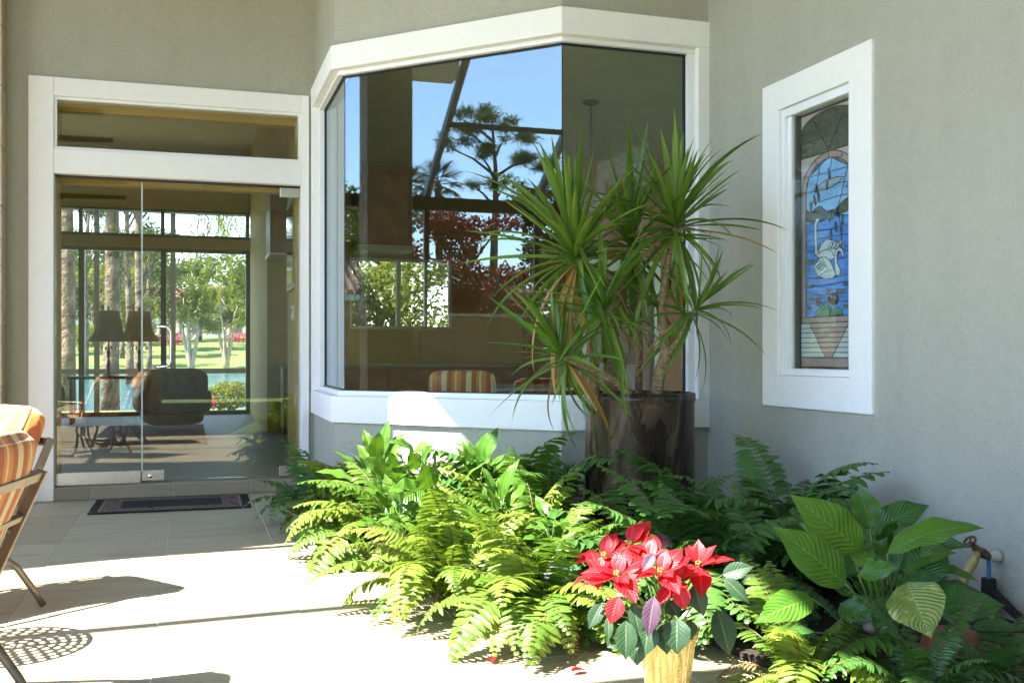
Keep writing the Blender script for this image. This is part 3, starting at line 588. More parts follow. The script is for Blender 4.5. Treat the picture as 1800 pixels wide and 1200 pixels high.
for a, b in ((.15, .9), (1.05, 1.95)): MB().box(-.33, -.042, a, .33, -.031, b).build('panel', woodl, nd)
pc = thing('console_table', 'dark sofa table carrying two lamps in the living room', 'table', (-.95, 16.4, IF))
bevel(MB().box(-.75, -.2, .66, .75, .2, .70).build('table_top', M['bronze'], pc), .005)
for x in (-.7, .7):
    for y in (-.16, .16): MB().bar((x, y, 0), (x, y, .66), .05, .05, (0, 1, 0)).build('leg', M['bronze'], pc)
def lamp(x, y, label):
    t = thing('table_lamp', label, 'lamp', (x, y, IF + .70), 0); MB().lathe([(.09, 0), (.09, .02), (.02, .05), (.035, .16), (.015, .25), (.03, .36), (.012, .42), (.012, .56)], 16).build('base', M['bronze'], t, True)
    n = NT('lamp_shade_linen'); n.col((.62, .57, .44)); n.set(Roughness=.9); tl = n.node('BsdfTranslucent'); tl.inputs[0].default_value = (.7, .6, .42, 1); mx = n.node('MixShader'); mx.inputs[0].default_value = .5; n.lk(n.b.outputs[0], mx.inputs[1]); n.lk(tl.outputs[0], mx.inputs[2]); n.lk(mx.outputs[0], n.out.inputs['Surface'])
    o = MB().lathe([(.30, .52), (.20, .68), (.155, .98), (.15, .98), (.195, .68), (.295, .52)], 12).build('shade', n.m, t); MB().lathe([(.012, .98), (.016, 1.02), (.006, 1.05)], 10).build('finial', M['bronze'], t, True)
    for k in range(10): a = 2*PI*k/10; MB().ball((.12*math.cos(a), .12*math.sin(a), .42), (.012, .012, .03), 6).build('crystal_drop', M['chrome'], t)
lamp(-1.15, 16.4, 'cream bell-shaded table lamp standing by the tall windows'); lamp(-.72, 16.45, 'shaded table lamp half hidden behind the cream one')
def armchair(loc, rz, label, mat, s=1.):
    t = thing('armchair', label, 'armchair', loc, rz); t.scale = (s, s, s)
    rounded('seat', (.9, .8, .34), .08, mat, t, Matrix.Translation((0, 0, .27)), puff=.02); rounded('back', (.95, .28, .75), .1, mat, t, Matrix.Translation((0, .38, .62)) @ Matrix.Rotation(rad(-12), 4, 'X'), puff=.03)
    for q in (-1, 1): rounded('arm', (.22, .85, .38), .09, mat, t, Matrix.Translation((q*.46, 0, .48)), puff=.02)
brown = plain('brown_leather', (.26, .17, .10), .5, 0, .15, 8, .3, 20, .02); grey = plain('charcoal_fabric', (.03, .03, .035), .8)
armchair((-.22, 14.7, IF), rad(190), 'brown leather armchair seen from behind in the living room', brown, .84); armchair((-2.05, 14.2, IF), rad(110), 'charcoal armchair at the left of the living room', grey)
S('interior_rug', plain('dark_red_rug', (.09, .03, .025), .95, 0, .3, 12), (-2.9, 12.2, IF, .2, 15.6, IF + .01))
mr = thing('wall_mirror', 'dark framed mirror on the wall inside the door', 'mirror', (.898, 9.45, 1.72))
MB().box(-.02, -.35, 0, -.002, .35, .8).build('frame', M['bronze'], mr); MB().box(-.024, -.31, .04, -.0205, .31, .76).build('mirror_glass', plain('mirror', (.7, .72, .7), .03, 1, .01), mr)
th = thing('thermostat', 'small white thermostat on the wall inside the door', 'thermostat', (.898, 9.25, 1.44)); bevel(MB().box(-.025, -.06, 0, -.001, .06, .13).build('case', M['white'], th), .006); MB().box(-.027, -.035, .06, -.0255, .035, .105).build('display', M['winmetal'], th)
sw = thing('light_switch', 'white light switch plate below the thermostat', 'switch', (.898, 9.15, 1.06)); bevel(MB().box(-.01, -.04, 0, -.001, .04, .12).build('plate', M['white'], sw), .003); MB().box(-.016, -.012, .04, -.0105, .012, .08).build('rocker', M['white'], sw)
# porch frame beyond the far windows
pr = thing('porch_frame', 'dark porch screen frame beyond the far windows', 'screen frame', (0, 21.2, 0))
for x in (-4.5, -1.75, -.35, 1.6): MB().box(x, 0, -.12, x + .1, .06, 3.9).build('post', M['bronze'], pr)
MB().box(-4.5, .005, .74, 1.7, .055, .84).build('rail', M['bronze'], pr); MB().box(-4.5, -.01, 3.9, 1.7, .07, 4.0).build('beam', M['bronze'], pr); 
S('porch_floor', M['tile'], (-5.2, FY + .2, -.09, 1.15, 20.0, .05))

# ------------------------------------------------------------------ screen cage, spa and fountain to the left (seen mirrored in the bay glass)
cg = thing('screen_cage', 'dark bronze pool cage of posts, rafters and an eave beam', 'screen cage', (-5, 0, 0))
MB().box(-.06, -7.5, 3.08, .06, 8.6, 3.25).build('eave_beam', M['bronze'], cg); MB().box(-.03, -7.5, .85, .03, 8.6, .92).build('chair_rail', M['bronze'], cg)
for y in (-7.4, -5.2, -3.0, -.9, 1.2, 2.5, 3.85, 5.42, 7.2):
    MB().box(-.035, y - .035, 0, .035, y + .035, 3.08).build('post', M['bronze'], cg)
    if y < 6: MB().bar((.0, y, 3.27), (2.3, y, 4.68), .07, .11).build('rafter', M['bronze'], cg); MB().bar((2.29, y, 4.67), (op[4][0] + 5, y, 4.70), .07, .11).build('rafter', M['bronze'], cg)
MB().bar((1.15, -7.4, 3.99), (1.15, 5.42, 3.99), .06, .06).build('purlin', M['bronze'], cg)
sp = thing('raised_spa', 'raised stone spa with a tall tiled back wall', 'spa', (-3.9, 5.0, 0))
for z in range(4):
    for k in range(9):
        a = -2.1 + .46*k; MB().box(-.6, a + .003, .405*z + .003, -.42, a + .457, .405*z + .402).build('tile', M['pierstone'], sp)
MB().box(-.62, -2.12, 1.621, -.38, 2.06, 1.66).build('coping', M['trim'], sp)
for b in ((-.419, -2.1, 0, .45, 2.04, .5), (.30, -2.1, .501, .5, 2.04, .62), (-.419, -2.1, .501, .299, -1.95, .62), (-.419, 1.9, .501, .299, 2.04, .62)): MB().box(*b).build('basin', M['pierstone'], sp)
MB().box(-.418, -1.949, .502, .299, 1.899, .585).build('spa_water', plain('spa_water', (.03, .12, .14), .05), sp)
fo = MB()
for k in range(240):
    t = RN.random(); a = RN.uniform(0, 2*PI); r = .15*t*RN.random(); z = .6 + .55*t*(1.2 - t)*1.3 + RN.uniform(-.02, .02)
    fo.ball((-3.75 + r*math.cos(a), 5.55 + r*math.sin(a), z), RN.uniform(.004, .009), 4)
tag(fo.build('fountain_spray', plain('water_drops', (.85, .88, .9), .1)), 'white fountain spray above the spa water', 'fountain', kind='stuff')

# ------------------------------------------------------------------ leaf geometry
def blade(L, w, bend, fold=.25, prof='lance', nl=10, nw=2, curl=0., wavy=0., rs=None, twist=0.):
    "leaf from the origin along +X, face up +Z, bending down by bend radians"
    rs = rs or RN; vs = []; uv = []; p = Vector((0, 0, 0)); ph = rs.uniform(0, 6)
    for i in range(nl + 1):
        s = i / nl; a = -bend * s**1.3
        if i: p = p + Vector((math.cos(a), 0, math.sin(a))) * (L / nl)
        if prof == 'lance': ww = w * max(.0, math.sin(PI * min(1, s*.93 + .05)))**.75
        elif prof == 'sword': ww = w * (min(1, .55 + s*2.2) if s < .3 else max(0, 1 - ((s - .3)/.7)**2.2))
        elif prof == 'lily': ww = w * (math.sin(PI * s**.82)**(.85 if s < .5 else .85 + .9*(s - .5)) if 0 < s < 1 else 0) 
        else: ww = w * (math.sin(PI * s**.8) if 0 < s < 1 else 0)
        tw = twist * s
        for j in range(-nw, nw + 1):
            t = j / nw; up = Vector((math.sin(-a), 0, math.cos(a))); q = abs(t)
            off = up * (ww * (fold * q - curl * q*q) + wavy * ww * math.sin(s*17 + ph + (2 if t > 0 else 0)) * q*q)
            y = ww * t * .5
            vs.append(p + off*.5 + Vector((0, y*math.cos(tw), 0)) + up * y * math.sin(tw)); uv.append((.5 + t*.5, s))
    k = 2*nw + 1; fs = [(i*k + j, (i+1)*k + j, (i+1)*k + j + 1, i*k + j + 1) for i in range(nl) for j in range(2*nw)]
    return vs, fs, uv
def xf(vs, m): return [m @ v for v in vs]
def frame(o, x, up):
    x = Vector(x).normalized(); up = Vector(up); y = up.cross(x)
    if y.length < 1e-4: y = Vector((0, 1, 0))
    y.normalize(); z = x.cross(y); m = Matrix((x, y, z)).transposed().to_4x4(); m.translation = o; return m

# ferns: each frond an object of its own, sharing a set of frond meshes
def frond_mesh(seed, L, N, pl, pw, bend, mat):
    rs = random.Random(seed); mb = MB(); pts = []; dirs = []; p = Vector((0, 0, 0)); K = 24
    for i in range(K + 1):
        s = i / K; a = rad(72) - bend * s**1.25
        d = Vector((math.cos(a), .08*math.sin(s*3 + seed), math.sin(a))).normalized(); pts.append(p.copy()); dirs.append(d); p = p + d * (L / K)
    mb.tube(pts, [.0024 - .0017*i/K for i in range(K+1)], 4, 1)
    for k in range(N):
        s = .14 + .86 * (k + .5) / N; fi = s*K; i = min(K-1, int(fi)); pp = pts[i].lerp(pts[i+1], fi - i); d = dirs[i]; up = Vector((0, 1, 0)).cross(d) * -1
        prof = min(1, .35 + 2.6*(s - .14)) * (1 if s < .55 else max(.12, 1 - ((s - .55)/.47)**1.7))
        for sd in (-1, 1):
            if rs.random() < .03: continue
            l = pl * prof * rs.uniform(.85, 1.1); side = Vector((0, sd, 0)); x = (side + d*rs.uniform(.12, .38) + up*rs.uniform(-.25, .2))
            vs, fs, uv = blade(l, pw * (.6 + .4*prof), rs.uniform(.2, .8), .22, 'lance', 4, 1, rs=rs)
            mb.add(xf(vs, frame(pp, x, up)), fs, uv, 0)
    return mb.mesh('frond', [mat, M['rachis']])
FR = {}
for key, mt in (('l', 'fern'), ('d', 'fern_shade')):
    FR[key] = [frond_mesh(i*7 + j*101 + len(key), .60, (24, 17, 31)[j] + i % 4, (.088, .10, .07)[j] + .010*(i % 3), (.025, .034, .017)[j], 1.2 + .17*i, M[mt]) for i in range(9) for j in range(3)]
FR['b'] = [frond_mesh(400 + i, .5, 20, .06, .014, 2.3 + .2*i, M['fernb']) for i in range(4)]
def fern(x, y, label, key='l', n=20, s=1., z=.0, lean=None, spread=.05, tall=0.):
    t = thing('fern', label, 'fern', (x, y, z), 0, 'ferns in the planting bed')
    n = int(n*1.35); s *= 1.12; kind_ = RN.choice((0, 0, 1, 2))
    for k in range(n):
        a = 2*PI*k/n + RN.uniform(-.35, .35); inner = (k % 3 == 0)
        me = FR[key][3*(RN.randrange(0, 4) if inner or tall > RN.random() else RN.randrange(3, 9)) + (kind_ if RN.random() < .8 else RN.randrange(3))]
        if RN.random() < .05: me = FR['b'][RN.randrange(4)]
        sc = s * RN.uniform(.75, 1.15); r = spread * RN.random()
        tilt = RN.uniform(-.45, .1) if inner else RN.uniform(.0, .45)
        if lean is not None and RN.random() < .6: a = lean + RN.gauss(0, .7)
        wx, wy = x + math.cos(a)*.45*sc, y + math.sin(a)*.45*sc          # keep fronds out of the walls
        if wx > RW - .02 or (wy > 6.03 and wx > 2.2) or (wx + wy > 8.25 and wx > .95) or (wx > .9 and wy > 7.3): sc *= .62; tilt = -.45
        put('frond', me, t, Matrix.Translation((r*math.cos(a), r*math.sin(a), .0)) @ Matrix.Rotation(a, 4, 'Z') @ Matrix.Rotation(tilt, 4, 'Y') @ Matrix.Rotation(RN.uniform(-.3, .3), 4, 'X') @ Matrix.Scale(sc, 4))
    return t
# planting bed
bedp = [(1.15, 7.05), (1.02, 6.3), (1.1, 4.55), (1.35, 4.2), (1.75, 4.05), (1.95, 3.6), (2.15, 2.4), (RW + .02, 2.3), (RW + .02, 6.09), (2.27, 6.09), (1.25, 7.1)]
tag(MB().prism([(x, y, .002) for x, y in bedp], (0, 0, .022)).build('planting_bed', M['soil']), kind='structure')
fern(.84, 6.98, 'shaded fern in the corner between the door and the bay', 'd', 16, 1.0)
fern(1.12, 6.52, 'sunlit fern under the left angle of the bay window', 'l', 22, 1.0, lean=PI)
fern(1.12, 5.7, 'sunlit fern spreading furthest out over the patio slabs', 'l', 24, 1.1, lean=PI*1.05)
fern(1.22, 5.05, 'sunlit fern just in front of the potted lily', 'l', 20, .62, lean=PI*1.1)
fern(1.92, 5.95, 'sunlit fern against the bay wall right of the potted lily', 'l', 28, 1.2, tall=.3)
fern(1.68, 5.5, 'sunlit fern in the middle of the bed', 'l', 24, 1.05, tall=.2)
fern(1.72, 5.05, 'sunlit fern behind the grey pot', 'l', 26, 1.15, tall=.2)
fern(1.12, 4.52, 'sunlit fern drooping over the edge of the bed', 'l', 26, .95, lean=PI*1.3)
fern(1.36, 3.98, 'small sunlit fern at the front corner of the bed', 'l', 24, .95, lean=PI*1.4)
fern(1.62, 4.62, 'sunlit fern beside the poinsettia and the grey pot', 'l', 24, .95)
fern(1.98, 5.72, 'tall shaded fern between the bay corner and the brown pot', 'd', 16, 1.45, tall=.9)
fern(2.22, 4.85, 'shaded fern in front of the tall brown pot', 'd', 9, 1.25, tall=.6)
fern(2.68, 4.82, 'shaded fern at the right foot of the tall brown pot', 'd', 9, 1.25, tall=.6)
fern(2.92, 4.55, 'shaded fern below the stained glass window', 'd', 22, 1.3, tall=.6)
fern(2.5, 4.15, 'wide shaded fern left of the large peace lily', 'd', 26, 1.25)
fern(2.05, 4.0, 'shaded fern behind the red poinsettia', 'd', 24, 1.1)
fern(1.75, 3.72, 'small fern in the shade of the poinsettia', 'd', 16, .6)
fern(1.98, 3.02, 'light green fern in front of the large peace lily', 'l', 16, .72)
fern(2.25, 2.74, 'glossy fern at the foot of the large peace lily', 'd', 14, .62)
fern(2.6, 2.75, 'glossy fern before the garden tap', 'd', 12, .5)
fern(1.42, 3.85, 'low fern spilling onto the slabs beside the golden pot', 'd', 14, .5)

lm = MB()
for k in range(260):
    e = RN.randrange(3); a, b = [((1.0, 6.3), (1.1, 4.5)), ((1.1, 4.5), (1.9, 3.6)), ((1.9, 3.6), (2.2, 2.6))][e]; f = RN.random(); q = RN.gauss(0, .13); x, y = a[0] + (b[0]-a[0])*f - abs(q)*.8 + .1, a[1] + (b[1]-a[1])*f - abs(q)*.6 + .05
    vs, fs, uv = blade(RN.uniform(.015, .05), RN.uniform(.006, .014), RN.uniform(-.5, .8), .5, 'lance', 3, 1); lm.add(xf(vs, Matrix.Translation((x, y, .005 + (.022 if q < -.15 else 0))) @ Matrix.Rotation(RN.uniform(0, 6.3), 4, 'Z')), fs, uv)
tag(lm.build('leaf_litter', M['fernb']), 'dry brown leaf litter along the edge of the planting bed', 'litter', kind='stuff')
# ------------------------------------------------------------------ broad-leaved plants with every leaf placed
TOCAM = lambda p: (Vector((0, 0, CH)) - p).normalized()
def broad(t, root, base, tip, w, mat, face=.6, bend=.5, petiole=True, name='leaf', prof='lily', fold=.3, nl=16, wavy=.13, stemmat=None, pr=.0035):
    base, tip = Vector(base), Vector(tip); d = tip - base; up = (TOCAM(base)*face + Vector((0, 0, 1))*(1 - face) + Vector((RN.uniform(-.15, .15),)*3)).normalized()
    L = d.length * (1 + bend*bend/16); vs, fs, uv = blade(L, w, bend, fold, prof, nl, 3, .15, wavy)
    m = frame(Vector((0, 0, 0)), d, up); e = m @ vs[len(vs) - 4]; q = e.rotation_difference(d)       # bent leaf still ends at its tip
    m = q.to_matrix().to_4x4() @ m; m.translation = base - t.location
    mb = MB(); mb.add(xf(vs, m), fs, uv)
    o = mb.build(name, M[mat], t, True)
    if petiole:
        r = Vector(root) - t.location; b = base - t.location; c = (r + b)/2 + Vector((0, 0, .04)); MB().tube([r, r.lerp(c, .6), c.lerp(b, .6), b], pr, 6).build('stem', M[stemmat or 'stem'], o, True)
    return o
def pot(t, r0, r1, h, mat, c=(0, 0, 0)):
    MB().lathe([(r0, 0), (r1, h - .03), (r1 + .012, h - .03), (r1 + .012, h), (r1 - .006, h), (r1 - .012, h - .06), (r1*.5, h - .07)], 32, c).build('pot', M[mat], t)
    MB().lathe([(.01, h - .05), (r1 - .012, h - .045), (.01, h - .035)], 20, c).build('soil', M['soil'], t)
# large peace lily at the right, in the shade
PL = thing('peace_lily', 'large glossy peace lily in front of the garden tap', 'plant', (2.42, 3.12, .02))
def rl(x, y): return 1300 + x*.3167, 820 + y*.3167
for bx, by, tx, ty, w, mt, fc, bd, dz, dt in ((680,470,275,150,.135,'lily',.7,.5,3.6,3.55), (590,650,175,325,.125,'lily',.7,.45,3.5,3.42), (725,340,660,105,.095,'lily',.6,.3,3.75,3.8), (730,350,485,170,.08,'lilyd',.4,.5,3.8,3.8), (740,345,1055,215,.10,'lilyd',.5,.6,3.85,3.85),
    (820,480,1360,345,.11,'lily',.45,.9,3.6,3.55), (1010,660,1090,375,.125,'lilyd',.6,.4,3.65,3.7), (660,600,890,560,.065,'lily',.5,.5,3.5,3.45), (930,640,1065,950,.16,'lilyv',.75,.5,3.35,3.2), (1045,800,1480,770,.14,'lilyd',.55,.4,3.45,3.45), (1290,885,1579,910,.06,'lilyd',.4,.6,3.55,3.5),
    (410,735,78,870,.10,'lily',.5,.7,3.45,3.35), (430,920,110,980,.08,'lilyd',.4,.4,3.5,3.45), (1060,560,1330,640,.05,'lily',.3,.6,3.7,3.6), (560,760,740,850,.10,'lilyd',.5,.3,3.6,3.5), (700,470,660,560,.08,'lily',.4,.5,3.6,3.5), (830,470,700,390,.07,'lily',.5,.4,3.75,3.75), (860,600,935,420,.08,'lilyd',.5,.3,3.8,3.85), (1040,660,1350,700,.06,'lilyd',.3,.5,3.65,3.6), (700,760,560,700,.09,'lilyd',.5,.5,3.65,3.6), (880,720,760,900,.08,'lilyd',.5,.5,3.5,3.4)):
    root = Vector((2.42 + RN.uniform(-.05, .05), 3.12 + RN.uniform(-.05, .05), .03)); broad(PL, root, W(*rl(bx, by), dz), W(*rl(tx, ty), dt), w*1.15, mt, fc, bd)
for k in range(16):
    a = k*2.4; c = Vector((2.52 + .10*math.cos(a), 3.28 + .10*math.sin(a), .30 + RN.uniform(-.1, .12))); l = RN.uniform(.2, .3); el = RN.uniform(.0, 1.1); e = c + Vector((math.cos(a)*math.cos(el)*.8, math.sin(a)*math.cos(el), math.sin(el)))*l
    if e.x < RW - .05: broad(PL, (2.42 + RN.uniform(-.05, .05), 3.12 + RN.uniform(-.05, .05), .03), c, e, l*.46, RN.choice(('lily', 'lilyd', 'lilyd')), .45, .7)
# sunlit peace lily in its grey pot
LP_ = thing('peace_lily', 'sunlit peace lily in a grey pot below the bay window', 'plant', (1.36, 5.45, .02)); pot(LP_, .10, .135, .24, 'greypot')
def ll(x, y): return 640 + x*.1834, 750 + y*.1834
for bx, by, tx, ty, w, fc, bd in ((480,235,225,150,.06,.3,1.0), (485,240,620,178,.065,.4,.8), (505,400,440,215,.075,.5,.3), (555,360,665,165,.07,.4,.3), (615,590,560,350,.12,.75,.3), (680,570,650,165,.05,.3,.2), (575,600,262,740,.15,.75,.4), (695,775,700,580,.17,.75,.3), (465,860,185,850,.10,.5,.5), (510,930,125,945,.10,.6,.5), (240,480,18,280,.09,.7,.4), (820,900,690,985,.08,.4,.6), (300,430,225,220,.05,.4,.4), (410,420,300,250,.08,.5,.4), (350,500,500,420,.07,.4,.5), (330,520,310,440,.05,.4,.4), (200,640,0,540,.07,.4,.5), (900,600,1190,330,.05,.3,.5), (780,900,830,680,.06,.4,.2), (140,520,60,400,.07,.5,.5), (420,600,230,620,.06,.4,.6)):
    d = RN.uniform(5.3, 5.65); broad(LP_, (1.36 + RN.uniform(-.04, .04), 5.45 + RN.uniform(-.04, .04), .24), W(*ll(bx, by), d), W(*ll(tx, ty), d - .08), w*1.3, 'lily', fc, bd)
# small lily in the second grey pot
GP = thing('peace_lily', 'young peace lily in a grey pot beside the poinsettia', 'plant', (1.52, 4.22, .02)); pot(GP, .10, .125, .19, 'greypot')
for k in range(13):
    a = RN.uniform(0, 2*PI); r = RN.uniform(.05, .16); b = Vector((1.52 + .4*r*math.cos(a), 4.22 + .4*r*math.sin(a), .36 + RN.uniform(-.03, .06))); e = b + Vector((r*math.cos(a), r*math.sin(a), RN.uniform(-.02, .1)))
    broad(GP, (1.52, 4.22, .25), b, e, .055, 'lily', .3, .6)
def wild_lily(x, y, z, n_, s, label):
    t = thing('peace_lily', label, 'plant', (x, y, z))
    for k in range(n_):
        a = 2.4*k + RN.uniform(-.4, .4); f = k/n_; L = s*RN.uniform(.15, .25); el = 1.2 - 1.1*f + RN.uniform(-.2, .2); b = Vector((x + .10*s*(.3 + f)*math.cos(a), y + .10*s*(.3 + f)*math.sin(a), z + s*(.40 - .2*f + RN.uniform(-.05, .05)))); e = b + Vector((math.cos(a)*math.cos(el), math.sin(a)*math.cos(el), math.sin(el)))*L
        broad(t, (x + RN.uniform(-.03, .03), y + RN.uniform(-.03, .03), z), b, e, L*RN.uniform(.34, .46), 'lily', .35, RN.uniform(.4, 1.1))
wild_lily(1.1, 6.25, .05, 22, 1.1, 'broad-leaved lily among the ferns left of the potted lily')
wild_lily(1.62, 5.75, .05, 18, 1.05, 'broad-leaved lily among the ferns under the bay sill')
wild_lily(1.5, 4.95, .05, 18, .9, 'broad-leaved lily between the two grey pots')
wild_lily(1.05, 5.3, .03, 14, .75, 'low broad-leaved lily at the edge of the slabs')
# poinsettia
PO = thing('poinsettia', 'red poinsettia in a crinkled gold foil pot', 'plant', (1.53, 3.10, 0))
wob = lambda t, s: 1 + (.02 + .05*s)*math.sin(9*t) * (s > .1) + .02*math.sin(23*t + 3)
MB().lathe([(.068, 0), (.072, .03), (.080, .10), (.088, .17), (.096, .20), (.104, .235), (.098, .235), (.086, .20), (.078, .15)], 72, (0, 0, 0), 0, wob).build('foil_pot', M['foil'], PO, True)
MB().lathe([(.01, .16), (.083, .165), (.01, .175)], 20).build('soil', M['soil'], PO)
def po(x, y): return 1000 + x*.25, 900 + y*.25
for hx_, hy_, d, n_, s_ in ((340, 440, 3.22, 10, 1.05), (430, 225, 3.45, 10, 1.0), (650, 425, 3.2, 10, 1.0), (915, 370, 3.32, 9, 1.0), (250, 310, 3.4, 10, 1.0), (560, 330, 3.38, 8, .9), (770, 480, 3.25, 8, .9), (210, 420, 3.32, 9, .85)):
    c = W(*po(hx_, hy_), d); ax = (TOCAM(c)*.55 + Vector((-.3, 0, .8))).normalized(); ux = ax.orthogonal().normalized(); uy = ax.cross(ux)
    st_ = MB().tube([local(PO, (1.53 + RN.uniform(-.03, .03), 3.10 + RN.uniform(-.03, .03), .17)), local(PO, (c + Vector((1.53, 3.1, .2)))/2 + Vector((0, 0, .02))), local(PO, c)], .004, 6).build('stem', M['stem'], PO, True)
    for k in range(5): q = 2*PI*k/5; MB().ball(local(PO, c + ax*.012 + (ux*math.cos(q) + uy*math.sin(q))*.007), .0045, 6).build('bud', M['yuccay'], st_, True)
    for k in range(n_):
        q = 2*PI*k/n_*1.618*2 + RN.uniform(-.2, .2); l = s_ * (RN.uniform(.085, .118) if k % 2 else RN.uniform(.055, .08)); dr_ = ux*math.cos(q) + uy*math.sin(q); el = RN.uniform(-.25, .15) if k % 2 else RN.uniform(.2, .6)
        b = c + dr_*.008; e = b + (dr_*math.cos(el) + ax*math.sin(el)) * l
        o = broad(PO, b, b, e, l*.62, 'bract', .25, .5, False, 'bract', 'lily', .25, 8, .05)
for bx, by, tx, ty, w, mt, d in ((600,590,555,880,.058,'pleafp',3.15), (450,640,500,880,.05,'pleaf',3.18), (400,760,400,1040,.07,'pleaf',3.16), (560,780,535,1010,.075,'pleaf',3.17), (660,770,690,1000,.07,'pleaf',3.18), (760,740,760,1000,.085,'pleaf',3.16), (880,510,950,730,.06,'pleaf',3.3), (1040,680,1130,1010,.085,'pleaf',3.35), (1090,460,1270,640,.05,'pleaf',3.45), (720,220,560,185,.05,'pleafp',3.5), (1080,440,1300,380,.06,'pleaf',3.5), (600,290,515,420,.035,'pleafp',3.15), (280,730,280,910,.03,'pleaf',3.25), (230,640,140,820,.05,'pleaf',3.3), (480,900,480,1080,.06,'pleaf',3.2), (330,900,270,950,.05,'pleaf',3.25), (840,760,860,900,.05,'pleaf',3.25), (700,620,770,740,.06,'pleaf',3.25), (350,590,290,790,.06,'bract',3.18), (770,520,820,690,.055,'bract',3.17)):
    b = W(*po(bx, by), d); broad(PO, (1.53 + RN.uniform(-.04, .04), 3.1 + RN.uniform(-.04, .04), .2), b, W(*po(tx, ty), d - .02), w, mt, .75, .5, True, 'bract' if mt == 'bract' else 'leaf', 'lily', .3, 9, .05, None, .0025)
for px, py, rz in ((1004, 1186, .3), (866, 1168, 1.4)):
    c = W(px, py, CH*F_PX/(py - HZ)); t = tag(MB().add(*blade(.07, .035, .4, .5, 'lily', 8, 2)).build('fallen_leaf', M['bract'], None, True), 'fallen red poinsettia leaf on the slabs' if rz < 1 else 'fallen dark red leaf curled on the slabs before the ferns', 'leaf'); t.location = c + Vector((0, 0, .012)); t.rotation_euler = (0, -.1, rz)

# ------------------------------------------------------------------ yucca in the tall brown pot
YX, YY = 2.47, 5.36
YU = thing('yucca', 'tall yucca with sword leaves in a dark brown glazed pot', 'plant', (YX, YY, 0))
MB().lathe([(.30, 0), (.312, .05), (.316, .45), (.310, .86), (.318, .885), (.318, .92), (.296, .925), (.288, .90), (.285, .80)], 56).build('pot', M['pot'], YU, True)
MB().lathe([(.02, .82), (.284, .825), (.02, .85)], 24).build('soil', M['soil'], YU)
heads = {'a': W(1012, 450, 5.62), 'b': W(1188, 395, 5.72), 'c': W(992, 628, 5.45), 'd': W(1108, 430, 5.85), 'e': W(1222, 545, 5.6), 'f': W(1062, 545, 5.5)}
def trunk(pts, rs_): MB().tube([local(YU, p) for p in pts], rs_, 12).build('trunk', M['ybark'], YU, True)
trunk([W(1072, 720, 5.75), W(1074, 650, 5.75), W(1076, 590, 5.75), W(1090, 545, 5.78), W(1082, 510, 5.75), W(1040, 475, 5.68), heads['a'] + Vector((0, 0, -.02))], [.046, .042, .038, .034, .028, .022, .016])
trunk([W(1086, 560, 5.78), W(1098, 500, 5.82), heads['d']], [.026, .022, .016])
trunk([W(1152, 720, 5.7), W(1158, 660, 5.7), W(1172, 620, 5.7), W(1166, 580, 5.7), W(1163, 535, 5.7), W(1172, 470, 5.72), heads['b']], [.036, .034, .036, .028, .024, .02, .015])
trunk([W(1172, 625, 5.7), W(1198, 590, 5.65), heads['e']], [.022, .018, .014])
trunk([W(1104, 720, 5.62), W(1104, 690, 5.62), W(1085, 672, 5.58), W(1045, 652, 5.52), W(1020, 640, 5.47), heads['c']], [.026, .028, .024, .021, .019, .015])
trunk([W(1050, 720, 5.68), W(1046, 640, 5.66), W(1038, 590, 5.6), heads['f']], [.02, .018, .016, .013])
trunk([W(1122, 720, 5.9), W(1124, 600, 5.92), W(1120, 480, 5.95)], [.024, .02, .015])
YB = {}
for mt in ('yucca', 'yuccay'):
    for b in range(8):
        rs = random.Random(b); mb = MB(); mb.add(*blade(.60, .036, .04 + .2*b, .5, 'sword', 12, 1, rs=rs, twist=rs.uniform(-.6, .6))); YB[mt, b] = mb.mesh('leaf', M[mt], True)
def yhead(c, n_, s, up=(0, 0, 1), lo=-1.1, dry=.03):
    up = Vector(up).normalized(); q = Vector((0, 0, 1)).rotation_difference(up).to_matrix().to_4x4()
    for k in range(n_):
        f = (k + .5)/n_; el = rad(88) + (lo - rad(88)) * f**1.45 + RN.gauss(0, .15); az = k*2.39996 + RN.uniform(-.3, .3); b = min(7, max(0, int(f*4.5 + RN.uniform(-1.6, 2.6)))); sc = s*RN.uniform(.6, 1.2)*(1 - .25*(f < .12))
        for tr_ in range(6):
            m = q @ Matrix.Rotation(az, 4, 'Z') @ Matrix.Rotation(-el, 4, 'Y'); tip = c + (m @ Vector((.45*sc, 0, -.1*b*sc*.3)))
            if tip.x > RW - .04 or (tip.y > C_.y - .03 and tip.x > 2.2) or tip.x + tip.y > 8.28 and tip.x < 2.3: sc *= .8
            else: break
        if sc < .35*s: continue
        put('leaf', YB['yuccay' if f > .7 and RN.random() < dry*6 else 'yucca', b], YU, Matrix.Translation(c - YU.location + up*(.10*(1 - f) - .06)) @ m @ Matrix.Rotation(RN.uniform(-.25, .25), 4, 'X') @ Matrix.Scale(sc, 4))
yhead(heads['a'], 92, 1.1, (-.2, -.15, 1), -1.25); yhead(heads['b'], 74, 1.02, (-.02, -.12, 1), -1.25); yhead(heads['c'], 46, .86, (-.5, -.2, .7), -1.3); yhead(heads['d'], 60, 1.0); yhead(heads['e'], 34, .72, (.35, -.4, .6), -1.3); yhead(heads['f'], 34, .9, (-.2, -.4, .8), -1.35, .08)

